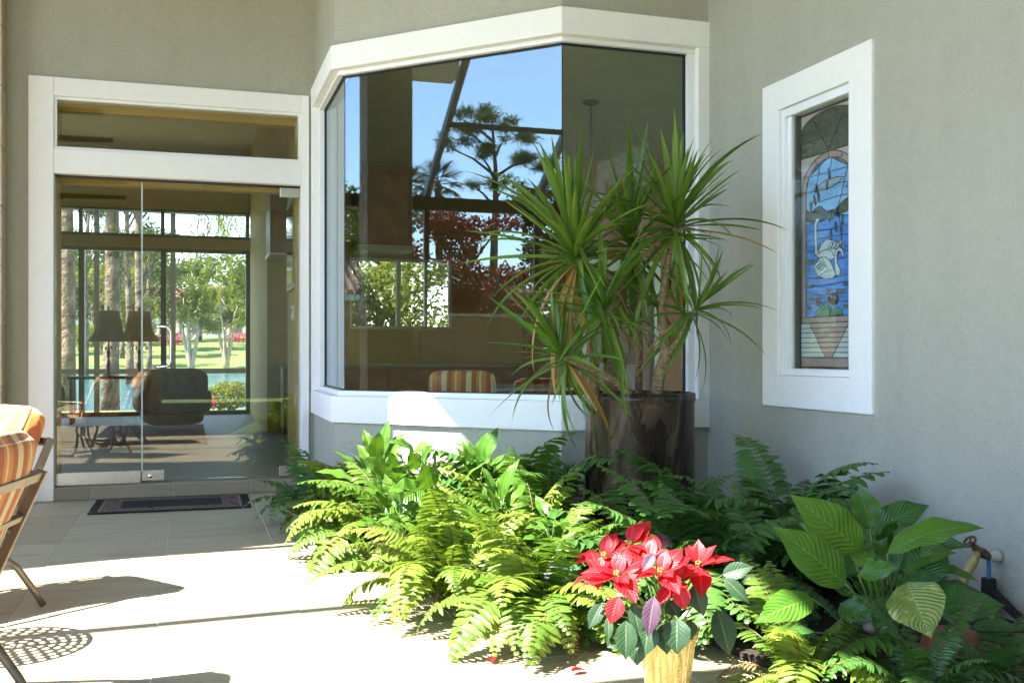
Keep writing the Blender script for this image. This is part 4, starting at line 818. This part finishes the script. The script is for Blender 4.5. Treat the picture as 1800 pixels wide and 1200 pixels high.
# ------------------------------------------------------------------ garden tap, hose, stones, terracotta
FD = 3.45
wx_ = RW + .022
fb = W(1738, 978, 3.95); fbase = Vector((wx_, fb.y * 1.0, 0))
def onwall(px, py, off=0.):                               # point off metres before the side wall
    xc = (px - 900)/F_PX; d = (wx_ - off)/(xc*CT + ST); return W(px, py, d)
tp = thing('garden_tap', 'old brass garden tap with rusty wheel on a foam-wrapped pipe', 'tap', (wx_, onwall(1735, 975).y, 0))
lt = lambda p: local(tp, p)
J = onwall(1738, 978, .06); HW = W(1705, 952, (J - cam.location).dot(Vector((ST, CT, 0))) - .03); bd_ = W(1718, 966, (J - cam.location).dot(Vector((ST, CT, 0))) - .02)
MB().lathe([(.026, 0), (.026, .03), (.019, .035), (.019, .06)], 16).build('wall_socket', plain('old_pvc', (.45, .43, .38), .6), tp, True).matrix_local = Matrix.Translation((0, lt(J).y, J.z)) @ Matrix.Rotation(-PI/2, 4, 'Y')
brass = plain('weathered_brass', (.16, .11, .06), .55, .6, .4, 40, .4, 60)
MB().tube([lt(J), lt(J).lerp(lt(bd_), .5), lt(bd_), lt(HW)], [.016, .022, .018, .007], 12).build('valve_body', brass, tp, True)
axw = (HW - bd_).normalized(); m = frame(lt(HW), axw, (0, 0, 1)); rust = plain('rusty_iron', (.10, .045, .02), .8, .2, .4, 40, .6, 70)
hwl = MB().tube([m @ Vector((.002, .027*math.cos(a), .027*math.sin(a))) for a in [2*PI*k/20 for k in range(20)]], .005, 8, closed=True).build('hand_wheel', rust, tp, True)
for k in range(3): a = 2*PI*k/3; MB().tube([m @ Vector((0, 0, 0)), m @ Vector((.002, .026*math.cos(a), .026*math.sin(a)))], .0035, 6).build('spoke', rust, hwl)
dJ = (J - cam.location).dot(Vector((ST, CT, 0)))
yh = MB().tube([lt(bd_) + Vector((0, 0, -.005)), lt(W(1712, 985, dJ - .04)), lt(W(1698, 1010, dJ - .05)), lt(W(1688, 1035, dJ - .05)), lt(W(1684, 1085, dJ - .06))], [.015, .020, .019, .019, .013], 12).build('hose_end', plain('yellow_rubber', (.42, .32, .12), .6, 0, .2, 30), tp, True)
MB().tube([lt(J) + Vector((0, 0, -.01)), (lt(J).x, lt(J).y, .06)], .0085, 10).build('blue_pipe', plain('blue_pipe', (.02, .17, .42), .4), tp, True)
zc = W(1738, 1016, dJ).z
MB().lathe([(.012, zc), (.030, zc), (.031, .12), (.030, .045), (.012, .045)], 20, (lt(J).x, lt(J).y, 0)).build('foam_sleeve', M['black'], tp, True); MB().lathe([(.022, 0), (.022, .044)], 16, (lt(J).x, lt(J).y, 0)).build('pipe_collar', M['white'], tp, True)
hp = [(J.x - .005, J.y - .035, .14), (J.x + .005, J.y - .07, .11), (J.x + .008, J.y - .13, .075), (J.x + .005, J.y - .2, .05), (J.x - .01, J.y - .35, .045), (J.x - .05, J.y - .9, .04)]
cv_ = []
for i in range(len(hp) - 1):
    for k in range(10): cv_.append(Vector(hp[i]).lerp(Vector(hp[i+1]), k/10))
tag(MB().tube(cv_, [.017 + (.0025 if i % 2 else 0) for i in range(len(cv_))], 10).build('drain_hose', M['black'], None, False), 'black ribbed hose running along the wall from the tap', 'hose')
terra = plain('terracotta', (.36, .13, .075), .75, 0, .2, 10)
tc = W(1672, 1140, 3.62); tt = thing('terracotta_pot', 'upturned terracotta pot beside the foam-wrapped tap pipe', 'pot', (tc.x, tc.y, .02))
MB().lathe([(.125, 0), (.13, .02), (.128, .05), (.112, .055), (.095, .13), (.09, .14), (.02, .142)], 28).build('body', terra, tt, True); MB().box(-.02, -.025, .1425, .02, .012, .144).build('price_sticker', M['white'], tt)
srocks = [plain('river_stone_tan', (.30, .24, .17), .6, 0, .2, 12), plain('river_stone_grey', (.20, .19, .18), .6, 0, .2, 12), plain('river_stone_rust', (.27, .16, .10), .6, 0, .2, 12)]
k = 0
for i in range(45):
    x = RN.uniform(2.15, RW - .06); y = RN.uniform(2.45, 3.9); s = RN.uniform(.03, .06)
    if i < 28: c = W(RN.uniform(1690, 1800), RN.uniform(1150, 1195), RN.uniform(3.4, 3.8)); x, y = min(c.x, RW - .07), c.y
    o = MB(); o.ball((0, 0, s*.45), (s, s*RN.uniform(.6, .9), s*.5), 10, 0, .07); o = o.build('river_stone', srocks[i % 3], None, True); o.location = (x, y, .022); o.rotation_euler = (0, 0, RN.uniform(0, 6))
    tag(o, ('smooth tan', 'smooth grey', 'smooth rusty')[i % 3] + ' river stone in the bed by the side wall', 'stone', 'river stones in the bed')

# ------------------------------------------------------------------ patio chairs and perforated side table
def patio_chair(x, y, rz, label):
    t = thing('patio_chair', label, 'chair', (x, y, 0), rz, 'striped patio chairs'); mt = M['taupe']; a = rad(24); up = Vector((0, math.sin(a), math.cos(a))); bk = Vector((0, math.cos(a), -math.sin(a))); b0 = Vector((0, .26, .36))
    rounded('seat_cushion', (.54, .54, .12), .05, M['stripe'], t, Matrix.Translation((0, -.03, .43)), puff=.015)
    rot = Matrix((Vector((1, 0, 0)), -bk, up)).transposed().to_4x4(); rot.translation = b0 + up*.25 - bk*.075
    bc = rounded('back_cushion', (.54, .13, .60), .055, M['stripe'], t, rot, puff=.02)
    for q in (-1, 1):
        pts = [(q*.262, .055, -.28 + .56*i/8) for i in range(9)]; MB().tube(pts, .006, 6).build('piping', M['rust'], bc, True)
    tz = MB(); 
    for k in range(9): tz.tube([(.262, .06, .20), (.272 + .006*math.cos(k), .07 + .006*math.sin(k), .12)], .002, 4)
    tz.build('tassel', plain('cream_tassel', (.7, .62, .45), .9), bc)
    for q in (-1, 1): bevel(MB().bar(b0 + Vector((q*.285, 0, 0)), b0 + Vector((q*.285, 0, 0)) + up*.44, .018, .034, bk).build('stile', mt, t), .003)
    e = b0 + up*.42; bevel(MB().bar(e + Vector((-.274, 0, 0)), e + Vector((.274, 0, 0)), .036, .018, bk).build('top_rail', mt, t), .003)
    e = b0 + up*.27; bevel(MB().bar(e + Vector((-.274, 0, 0)), e + Vector((.274, 0, 0)), .024, .02, bk).build('mid_rail', mt, t), .003)
    for k in range(4): o = Vector((-.17 + .113*k, 0, 0)); MB().bar(b0 + o - up*.03, b0 + o + up*.26, .02, .012, bk).build('slat', mt, t)
    for q in (-1, 1):
        X = q*.285
        MB().bar((X, .28, .36), (X, -.28, .37), .022, .04).build('seat_rail', mt, t)
        MB().tube([(X, .34, .56), (X, .2, .60), (X, -.12, .61), (X, -.26, .60), (X, -.30, .56), (X, -.31, .46), (X, -.30, .15), (X, -.27, .05), (X, -.18, .02), (X, .1, .018)], .014, 8).build('arm', mt, t, True)
        MB().tube([(X, .20 + .055*math.cos(s), .30 + .055*math.sin(s)) for s in [2*PI*k/18 for k in range(18)]], .013, 8, closed=True).build('spring_ring', mt, t, True)
        MB().tube([(X, .16, .27), (X, .15, .15), (X, .12, .05), (X, .06, .018)], .014, 8).build('leg', mt, t, True); MB().tube([(X, .22, .25), (X, .28, .20), (X, .36, .08), (X, .40, .012)], .015, 8).build('leg', mt, t, True)
    MB().tube([(-.285, .12, .05), (.285, .12, .05)], .012, 8).build('cross_bar', mt, t, True); MB().bar((-.27, .27, .36), (.27, .27, .36), .03, .03).build('rear_rail', mt, t)
patio_chair(-.95, 3.5, rad(-101.5), 'orange striped patio chair whose slatted back is turned to the door path')
patio_chair(-1.12, 5.02, math.atan2(-.8, .6), 'orange striped patio chair facing the perforated side table')
ptb = thing('side_table', 'round perforated metal side table between the two patio chairs', 'table', (-1.0, 4.32, 0)); mb = MB(); RR = .28
for i in range(7):
    r0, r1 = RR*(i + .12)/7.2, RR*(i + 1.12)/7.2; k = max(5, 5*i + 3)
    for j in range(k):
        a0, a1 = 2*PI*j/k, 2*PI*(j+1)/k; am, rm = (a0+a1)/2, (r0+r1)/2; pt = lambda r, a: (r*math.cos(a), r*math.sin(a), .48)
        ot = [pt(r0, a0), pt(r0, am), pt(r0, a1), pt(rm, a1), pt(r1, a1), pt(r1, am), pt(r1, a0), pt(rm, a0)]; hr, ha = (r1-r0)*.32, (a1-a0)*.36
        ih = [pt(rm + hr*s, am + ha*c) for s, c in ((-.8,-.7),(-1,0),(-.8,.7),(0,1),(.8,.7),(1,0),(.8,-.7),(0,-1))]; mb.add(ot + ih, [(q, (q+1) % 8, 8 + (q+1) % 8, 8 + q) for q in range(8)])
o = mb.build('table_top', M['taupe'], ptb); s = o.modifiers.new('solid', 'SOLIDIFY'); s.thickness = .004
MB().tube([(RR*1.0*math.cos(a), RR*1.0*math.sin(a), .478) for a in [2*PI*k/40 for k in range(40)]], .009, 8, closed=True).build('rim', M['taupe'], ptb, True)
for k in range(3): a = 2*PI*k/3; MB().tube([(.2*math.cos(a), .2*math.sin(a), .475), (.08*math.cos(a), .08*math.sin(a), .25), (.22*math.cos(a), .22*math.sin(a), .01)], .01, 8).build('leg', M['taupe'], ptb, True)

# ------------------------------------------------------------------ trees
def leafcloud(mb, c, r, n, size, rs, asp=.5, shell=.45, m=0, droop=0.):
    for _ in range(n):
        while True:
            d = Vector((rs.uniform(-1, 1), rs.uniform(-1, 1), rs.uniform(-1, 1)))
            if .05 < d.length < 1: break
        d = d.normalized() * (shell + (1 - shell)*rs.random())
        p = Vector((c[0] + d.x*r[0], c[1] + d.y*r[1], c[2] + d.z*r[2])); a = Vector((rs.gauss(0, 1), rs.gauss(0, 1), rs.gauss(0, .7) - droop)).normalized(); b = a.orthogonal().normalized(); b = Matrix.Rotation(rs.uniform(0, 6.3), 3, a) @ b
        s = size*rs.uniform(.6, 1.3); mb.add([p, p + a*s*.5 + b*s*asp*.5, p + a*s, p + a*s*.5 - b*s*asp*.5], [(0, 1, 2, 3)], [(.1, 0), (0, .5), (.9, 1), (1, .5)], m)
def treeleaf(name, a, b, tr=.5): return leafmat(name, a, b, tr, .55, ribw=0.)
TL = {'pine': treeleaf('pine_needles', (.05, .085, .022), (.085, .12, .03)), 'lime': treeleaf('spring_foliage', (.15, .19, .03), (.22, .25, .045)), 'red': treeleaf('maple_foliage', (.17, .028, .04), (.26, .05, .055), .55), 'olive': treeleaf('evergreen_foliage', (.05, .075, .02), (.08, .10, .03)), 'mid': treeleaf('mid_foliage', (.08, .13, .025), (.12, .17, .035)), 'palm': treeleaf('palm_foliage', (.05, .09, .03), (.08, .12, .04), .2), 'hedge': treeleaf('hedge_foliage', (.20, .22, .02), (.28, .28, .03)), 'pink': treeleaf('azalea_flowers', (.45, .03, .16), (.6, .06, .25))}
PB = plain('pine_bark', (.19, .135, .10), .95, 0, .45, 3, 1., 7, .12); CB = plain('smooth_bark', (.36, .30, .23), .8, 0, .2, 5)
def tree(name, label, x, y, h, tr, clumps, leaf, nl, ls, bark=None, asp=.5, lean=(0, 0), stems=1, group=None, shell=.35, seed=1, z=None, limb=.12, skip=1):
    rs = random.Random(seed); z0 = gh(x, y) if z is None else z; t = thing(name, label, 'tree', (x, y, z0), 0, group); bark = bark or PB; mb = MB()
    tops = []
    for k in range(stems):
        a = 2*PI*k/max(1, stems) + .5; sp = .16*h if stems > 1 else 0; hh = h*(.75 if stems > 1 else .94)
        mb.tube([(.04*h*math.cos(a)*(stems > 1)*.3, .04*h*math.sin(a)*(stems > 1)*.3, -.1)] + [(lean[0]*s*s + sp*s*math.cos(a) + tr*.7*math.sin(s*9 + k)*s, lean[1]*s*s + sp*s*math.sin(a) + tr*.5*math.sin(s*7 + 2*k)*s, hh*s) for s in (.12, .25, .4, .55, .7, .85, 1)], [tr*1.25, tr, tr*.93, tr*.85, tr*.75, tr*.6, tr*.42, tr*.2], 9)
    lf = MB(); tot = sum(c[3]*c[4]*c[5] for c in clumps)
    for ci, (cx, cy, cz, rx, ry, rz_) in enumerate(clumps):
        leafcloud(lf, (cx, cy, cz), (rx, ry, rz_), int(nl*rx*ry*rz_/tot) + 12, ls, rs, asp, shell)
        if ci % skip: continue
        s = max(.15, min(.97, (cz - .25*rz_)/h - limb)); p0 = Vector((lean[0]*s*s, lean[1]*s*s, h*.94*s)); p1 = Vector((cx, cy, cz - .3*rz_)); md = p0.lerp(p1, .5) + Vector((0, 0, .06*(p1 - p0).length)); mb.tube([p0, md, p1], [tr*.32, tr*.22, tr*.09], 6)
        for q in range(3): e = Vector((cx + rs.uniform(-.7, .7)*rx, cy + rs.uniform(-.7, .7)*ry, cz + rs.uniform(-.3, .6)*rz_)); mb.tube([md.lerp(p1, .6), e], [tr*.1, tr*.03], 4)
    mb.build('trunk', bark, t, True); lf.build('crown', TL[leaf], t); return t
def rclumps(rs, n, c, r, s0, s1, fl=.7): 
    out = []
    for _ in range(n):
        a = rs.uniform(0, 2*PI); q = math.sqrt(rs.random()); s = rs.uniform(s0, s1); out.append((c[0] + r[0]*q*math.cos(a), c[1] + r[1]*q*math.sin(a), c[2] + r[2]*rs.uniform(-1, 1), s, s, s*fl))
    return out
def mirror(px, Yp):                      # where a thing must stand to be mirrored at column px by the bay's angled pane
    xc = (px - 900)/F_PX; r = (xc*CT + ST)/(CT - xc*ST); s = 8.33 + .146; return s - Yp, s - r*Yp, Yp/(CT - xc*ST)
rs = random.Random(3)
x, y, d = mirror(868, 46); zt = lambda py: CH + (HZ - py)*d/F_PX
cl = []
for px_, py_, s in ((835, 215, 1.1), (905, 230, .95), (800, 268, .85), (865, 275, .9), (950, 290, .9), (790, 235, .5), (880, 200, .9), (925, 265, .8), (960, 330, .8), (845, 330, .7), (905, 320, .7)): [cl.append((RN.uniform(-.8, .8), -(px_ - 868)*d/F_PX + RN.uniform(-.9, .9)*s, zt(py_) - gh(x, y) + RN.uniform(-.5, .5)*s, s*.72*q, s*.8*q, s*.30*q)) for q in (.5, .9, .7, .8)]
tree('pine_tree', 'tall spreading pine mirrored in the bay glass beyond the cage', x, y, zt(200) - gh(x, y), .24, cl, 'pine', 7500, .36, None, .11, seed=5, shell=.05, limb=.03, skip=4)
for i, (px_, Yp, top_, lf, lab) in enumerate(((1000, 34, 310, 'olive', 'dark evergreen tree beside the tall pine behind the cage'), (655, 40, 300, 'mid', 'green tree at the far left behind the cage'), (600, 34, 330, 'lime', 'yellow-green tree behind the tiled roof house'), (1020, 30, 330, 'mid', 'rounded green tree right of the red maple'))):
    x, y, d = mirror(px_, Yp); h = CH + (HZ - top_)*d/F_PX + .1; r = random.Random(i + 20); tree('garden_tree', lab, x, y, h, .16, rclumps(r, 13, (0, 0, h*.66), (1.5, 1.7, h*.26), .6, 1.1), lf, 5000, .22, None, .5, seed=i + 30)
x, y, d = mirror(830, 22.5); r = random.Random(8); tree('maple_tree', 'dark red Japanese maple beyond the pool cage', x, y, 4.4, .10, rclumps(r, 24, (0, 0, 3.1), (1.5, 1.9, 1.1), .4, .75, .5), 'red', 12000, .10, None, .6, stems=3, seed=9)
x, y, d = mirror(745, 26); r = random.Random(18); tree('maple_tree', 'smaller red maple in front of the neighbouring house', x, y, 3.9, .08, rclumps(r, 16, (0, 0, 2.8), (1.1, 1.3, .9), .4, .7, .5), 'red', 7000, .10, None, .6, stems=2, seed=19)
def palm(px_, Yp, top_, label):
    x, y, d = mirror(px_, Yp); h = CH + (HZ - top_)*d/F_PX + .1; t = thing('palm_tree', label, 'tree', (x, y, gh(x, y)), 0, 'palms behind the cage'); MB().tube([(0, 0, 0), (.05, 0, h*.5), (0, .05, h)], [.16, .14, .13], 9).build('trunk', PB, t, True)
    for k in range(26):
        a = k*2.4; el = rad(75 - 4.2*k); c = Vector((math.cos(a)*math.cos(el), math.sin(a)*math.cos(el), math.sin(el))); hub = Vector((0, .05, h)) + c*.55; mb = MB(); mb.tube([(0, .05, h), hub], .012, 4, 0); sd = c.cross(Vector((0, 0, 1))).normalized()
        for q in range(-7, 8):
            an = q*.17; dd = (c*math.cos(an) + sd*math.sin(an) + Vector((0, 0, -.12*abs(q)/7))).normalized(); vs, fs, uv = blade(.62*RN.uniform(.85, 1.1), .045, .7, .4, 'sword', 4, 1); mb.add(xf(vs, frame(hub, dd, Vector((0, 0, 1)))), fs, uv)
        mb.build('frond', TL['palm'], t)
palm(716, 34, 335, 'fan palm mirrored left of the sloping rafter'); palm(772, 36, 325, 'taller fan palm mirrored between the two rafters')
# neighbouring house with a barrel-tile roof
x, y, d = mirror(720, 30); nh = thing('neighbour_house', 'neighbouring beige house with a brown barrel-tile roof', 'house', (x - 3, y, gh(x, y)))
wl = stucco('neighbour_stucco', (.45, .36, .27)); MB().box(-4, -4, 0, 3.2, 5, 2.75).build('wall', wl, nh); MB().box(-4.4, -4.4, 2.751, 3.7, 5.4, 2.95).build('fascia', M['trim'], nh)
rf = MB(); rt = plain('barrel_tile_clay', (.28, .13, .085), .8, 0, .3, 4)
rf.add([(3.75, -4.45, 2.96), (3.75, 5.45, 2.96), (-.3, 1.5, 4.5), (-.3, -.5, 4.5), (-4.4, -4.45, 2.96), (-4.4, 5.45, 2.96)], [(0, 1, 2, 3), (0, 3, 4), (1, 5, 2), (4, 3, 2, 5)]); ro = rf.build('roof', rt, nh)
rows = MB()
for k in range(40):
    yy = -4.3 + .247*k; top_x = max(-.3, 3.75 - 4.05*min(1, (yy + 4.45)/3.95 if yy < -.5 else (5.45 - yy)/3.95 if yy > 1.5 else 1)); f = (3.75 - top_x)/4.05
    if f > .03: rows.tube([(3.75, yy, 2.99), (top_x, yy, 2.99 + 1.54*f)], .085, 6)
tag(rows.build('roof_tiles', rt, ro), kind='stuff')
for yy in (-2.4, .4, 3.0):
    w_ = MB().box(3.201, yy, .9, 3.24, yy + 1.1, 2.2).build('window', M['vinyl'], nh); MB().box(3.241, yy + .07, .97, 3.245, yy + 1.03, 2.13).build('pane', plain('dark_pane', (.03, .04, .045), .08), w_)
# view over the pond
def atY(px_, Y): xc = (px_ - 900)/F_PX; return Y*(xc*CT + ST)/(CT - xc*ST)
rs = random.Random(5)
for i, (px_, Y, r_, ln_) in enumerate(((117, 27, .19, .0), (193, 29, .21, .5), (243, 46, .18, .2), (228, 60, .2, -.3), (150, 75, .2, .2), (262, 88, .22, .1))):
    xc = (px_ - 900)/F_PX; x = Y*(xc*CT + ST)/(CT - xc*ST); r = random.Random(i + 50); h = 13 + 2*r.random()
    tree('pine_tree', ('thick pine trunk close behind the living room windows', 'leaning pine trunk beside the thick one by the pond', 'slender pine on the near bank of the pond', 'slim pine standing in the shallow of the pond edge', 'pine rising from the pond beyond the thick trunk', 'far pine at the opposite bank')[i], x, Y, h, r_, rclumps(r, 13, (0, 0, h*.68), (2.2, 2.2, h*.26), .6, 1.2, .5), 'pine', 3600, .34, None, .2, (ln_, 0), seed=i + 60, z=max(gh(x, Y), -.75))
for i, (px_, Y, h, lf) in enumerate(((95, 118, 12.5, 'mid'), (165, 128, 14, 'olive'), (215, 112, 13, 'mid'), (262, 132, 14.5, 'lime'), (305, 120, 11.5, 'mid'), (352, 135, 14, 'olive'), (405, 124, 13, 'mid'), (450, 130, 14, 'lime'), (190, 100, 10, 'lime'), (128, 140, 16, 'lime'))):
    x = atY(px_, Y); r = random.Random(i + 90); h -= gh(x, Y)*.5
    tree('park_tree', 'full ' + {'mid': 'mid green', 'olive': 'dark evergreen', 'lime': 'yellow-green'}[lf] + ' tree on the lawn across the pond', x, Y, h, .22, rclumps(r, 22, (0, 0, h*.60), (3.3, 2.5, h*.33), .9, 1.7), lf, 3600, .42, None, .5, seed=i + 100, group='trees on the lawn across the pond')
tree('oak_tree', 'leafy tree with forked grey trunks outside the kitchen window', 3.1, 17.2, 4.6, .13, rclumps(random.Random(4), 30, (0, 0, 2.5), (1.5, 1.2, 1.7), .35, .7), 'lime', 9000, .11, PB, .5, stems=2, seed=4)
for i, (px_, Y, h) in enumerate(((336, 90, 8.2), (398, 96, 7.5))):
    xc = (px_ - 900)/F_PX; x = Y*(xc*CT + ST)/(CT - xc*ST); r = random.Random(i + 70)
    tree('crape_myrtle', ('pale multi-stemmed tree at the water edge across the pond', 'pale multi-stemmed tree further along the far bank')[i], x, Y, h, .16, rclumps(r, 20, (0, 0, h*.68), (2.3, 2.3, h*.25), .5, 1.), 'lime', 5200, .26, CB, .5, stems=5, seed=i + 80, group='pale trees across the pond')
xc = (405 - 900)/F_PX; Y = 26; x = Y*(xc*CT + ST)/(CT - xc*ST); wt = thing('weeping_tree', 'weeping tree with hanging yellow-green branches outside the far windows', 'tree', (x + .9, Y, gh(x, Y)))
MB().tube([(0, 0, -.1), (.1, 0, 2), (0, 0, 4.4)], [.15, .12, .06], 9).build('trunk', CB, wt, True); mb = MB()
for k in range(120):
    a = rs.uniform(0, 2*PI); q = math.sqrt(rs.random())*1.9; z = 5.6 - .5*q*q*.5 + rs.uniform(-.3, .3); L = rs.uniform(.8, 2.7)
    for s in range(int(L/.05)):
        p = Vector((q*math.cos(a) + .05*math.sin(s*.5 + k), q*math.sin(a), z - .05*s)); dv = Vector((rs.gauss(0, .6), rs.gauss(0, .6), -1)).normalized(); b = dv.orthogonal().normalized()*.018; mb.add([p, p + dv*.06 + b, p + dv*.13, p + dv*.06 - b], [(0, 1, 2, 3)], [(0, 0), (0, .5), (1, 1), (1, .5)])
mb.build('crown', TL['lime'], wt)
def shrub(name, label, x, y, z, r, leaf, n_, ls, cat='shrub'):
    t = thing(name, label, cat, (x, y, z)); rq = random.Random(int(x*100)); mb = MB()
    for k in range(9): a = k*.7; mb.tube([(0, 0, 0), (r[0]*.6*math.cos(a), r[1]*.6*math.sin(a), r[2]*1.2)], .008, 4)
    mb.build('stems', PB, t); lf = MB(); leafcloud(lf, (0, 0, r[2]), r, n_, ls, rq, .6, .55); lf.build('foliage', TL[leaf], t); return t
shrub('hedge', 'clipped yellow-green shrub outside the sliding windows', atY(402, 23), 23, -.1, (.55, .4, .32), 'hedge', 2200, .075); shrub('flower_tub', 'pink flowering plant beside the clipped yellow-green shrub', atY(362, 22.6), 22.6, -.1, (.22, .2, .17), 'pink', 500, .05, 'flowers')
for i, (px_, Y) in enumerate(((150, 122), (430, 130), (300, 128))): shrub('azalea', ('pink azalea on the far lawn behind the pond trees', 'pink azalea at the right end of the far lawn', 'pink azalea in the middle of the far lawn')[i], atY(px_, Y), Y, gh(0, Y), (2.2, 1.5, .7), 'pink' if i else 'mid', 700, .25)
for i, (px_, Y, w_) in enumerate(((130, 150, 12), (285, 158, 14), (400, 154, 12))):
    x = atY(px_, Y); hs = thing('villa', ('white villa behind the thick pine trunk across the pond', 'white villa in the middle of the far lawn', 'white villa right of the pale trees across the pond')[i], 'house', (x, Y, gh(x, Y)), 0, 'villas across the pond'); MB().box(-w_/2, 0, -.5, w_/2, 8, 5.2).build('wall', plain('villa_white', (.6, .56, .5), .8), hs)
    MB().add([(-w_/2 - .6, -.6, 5.2), (w_/2 + .6, -.6, 5.2), (w_/2 + .6, 8.6, 5.2), (-w_/2 - .6, 8.6, 5.2), (-w_/4, 4, 7.6), (w_/4, 4, 7.6)], [(0, 1, 5, 4), (1, 2, 5), (2, 3, 4, 5), (3, 0, 4), (0, 3, 2, 1)]).build('roof', rt, hs)
    for k in range(4):
        for z in (.6, 3.2): q = MB().box(-w_/2 + 1 + k*2.8, -.05, z, -w_/2 + 2.4 + k*2.8, -.001, z + 1.6).build('window', M['winmetal'], hs)
fwd_ = MB(); r = random.Random(77)
for k in range(90): leafcloud(fwd_, (r.uniform(-75, 45), r.uniform(168, 185), 3 + r.uniform(2, 15)), (5, 3, 4), 130, 1.1, r, .6, .3)
tag(fwd_.build('far_wood', TL['olive']), 'far belt of woodland beyond the villas', 'woodland', kind='stuff')
fw2 = MB()
for k in range(70): leafcloud(fw2, (r.uniform(-62, -48), r.uniform(-60, 60), r.uniform(.5, 4.5)), (3, 4, 2.2), 110, .7, r, .6, .3)
tag(fw2.build('far_wood', TL['mid']), 'low green tree belt behind the neighbouring house', 'woodland', kind='stuff')
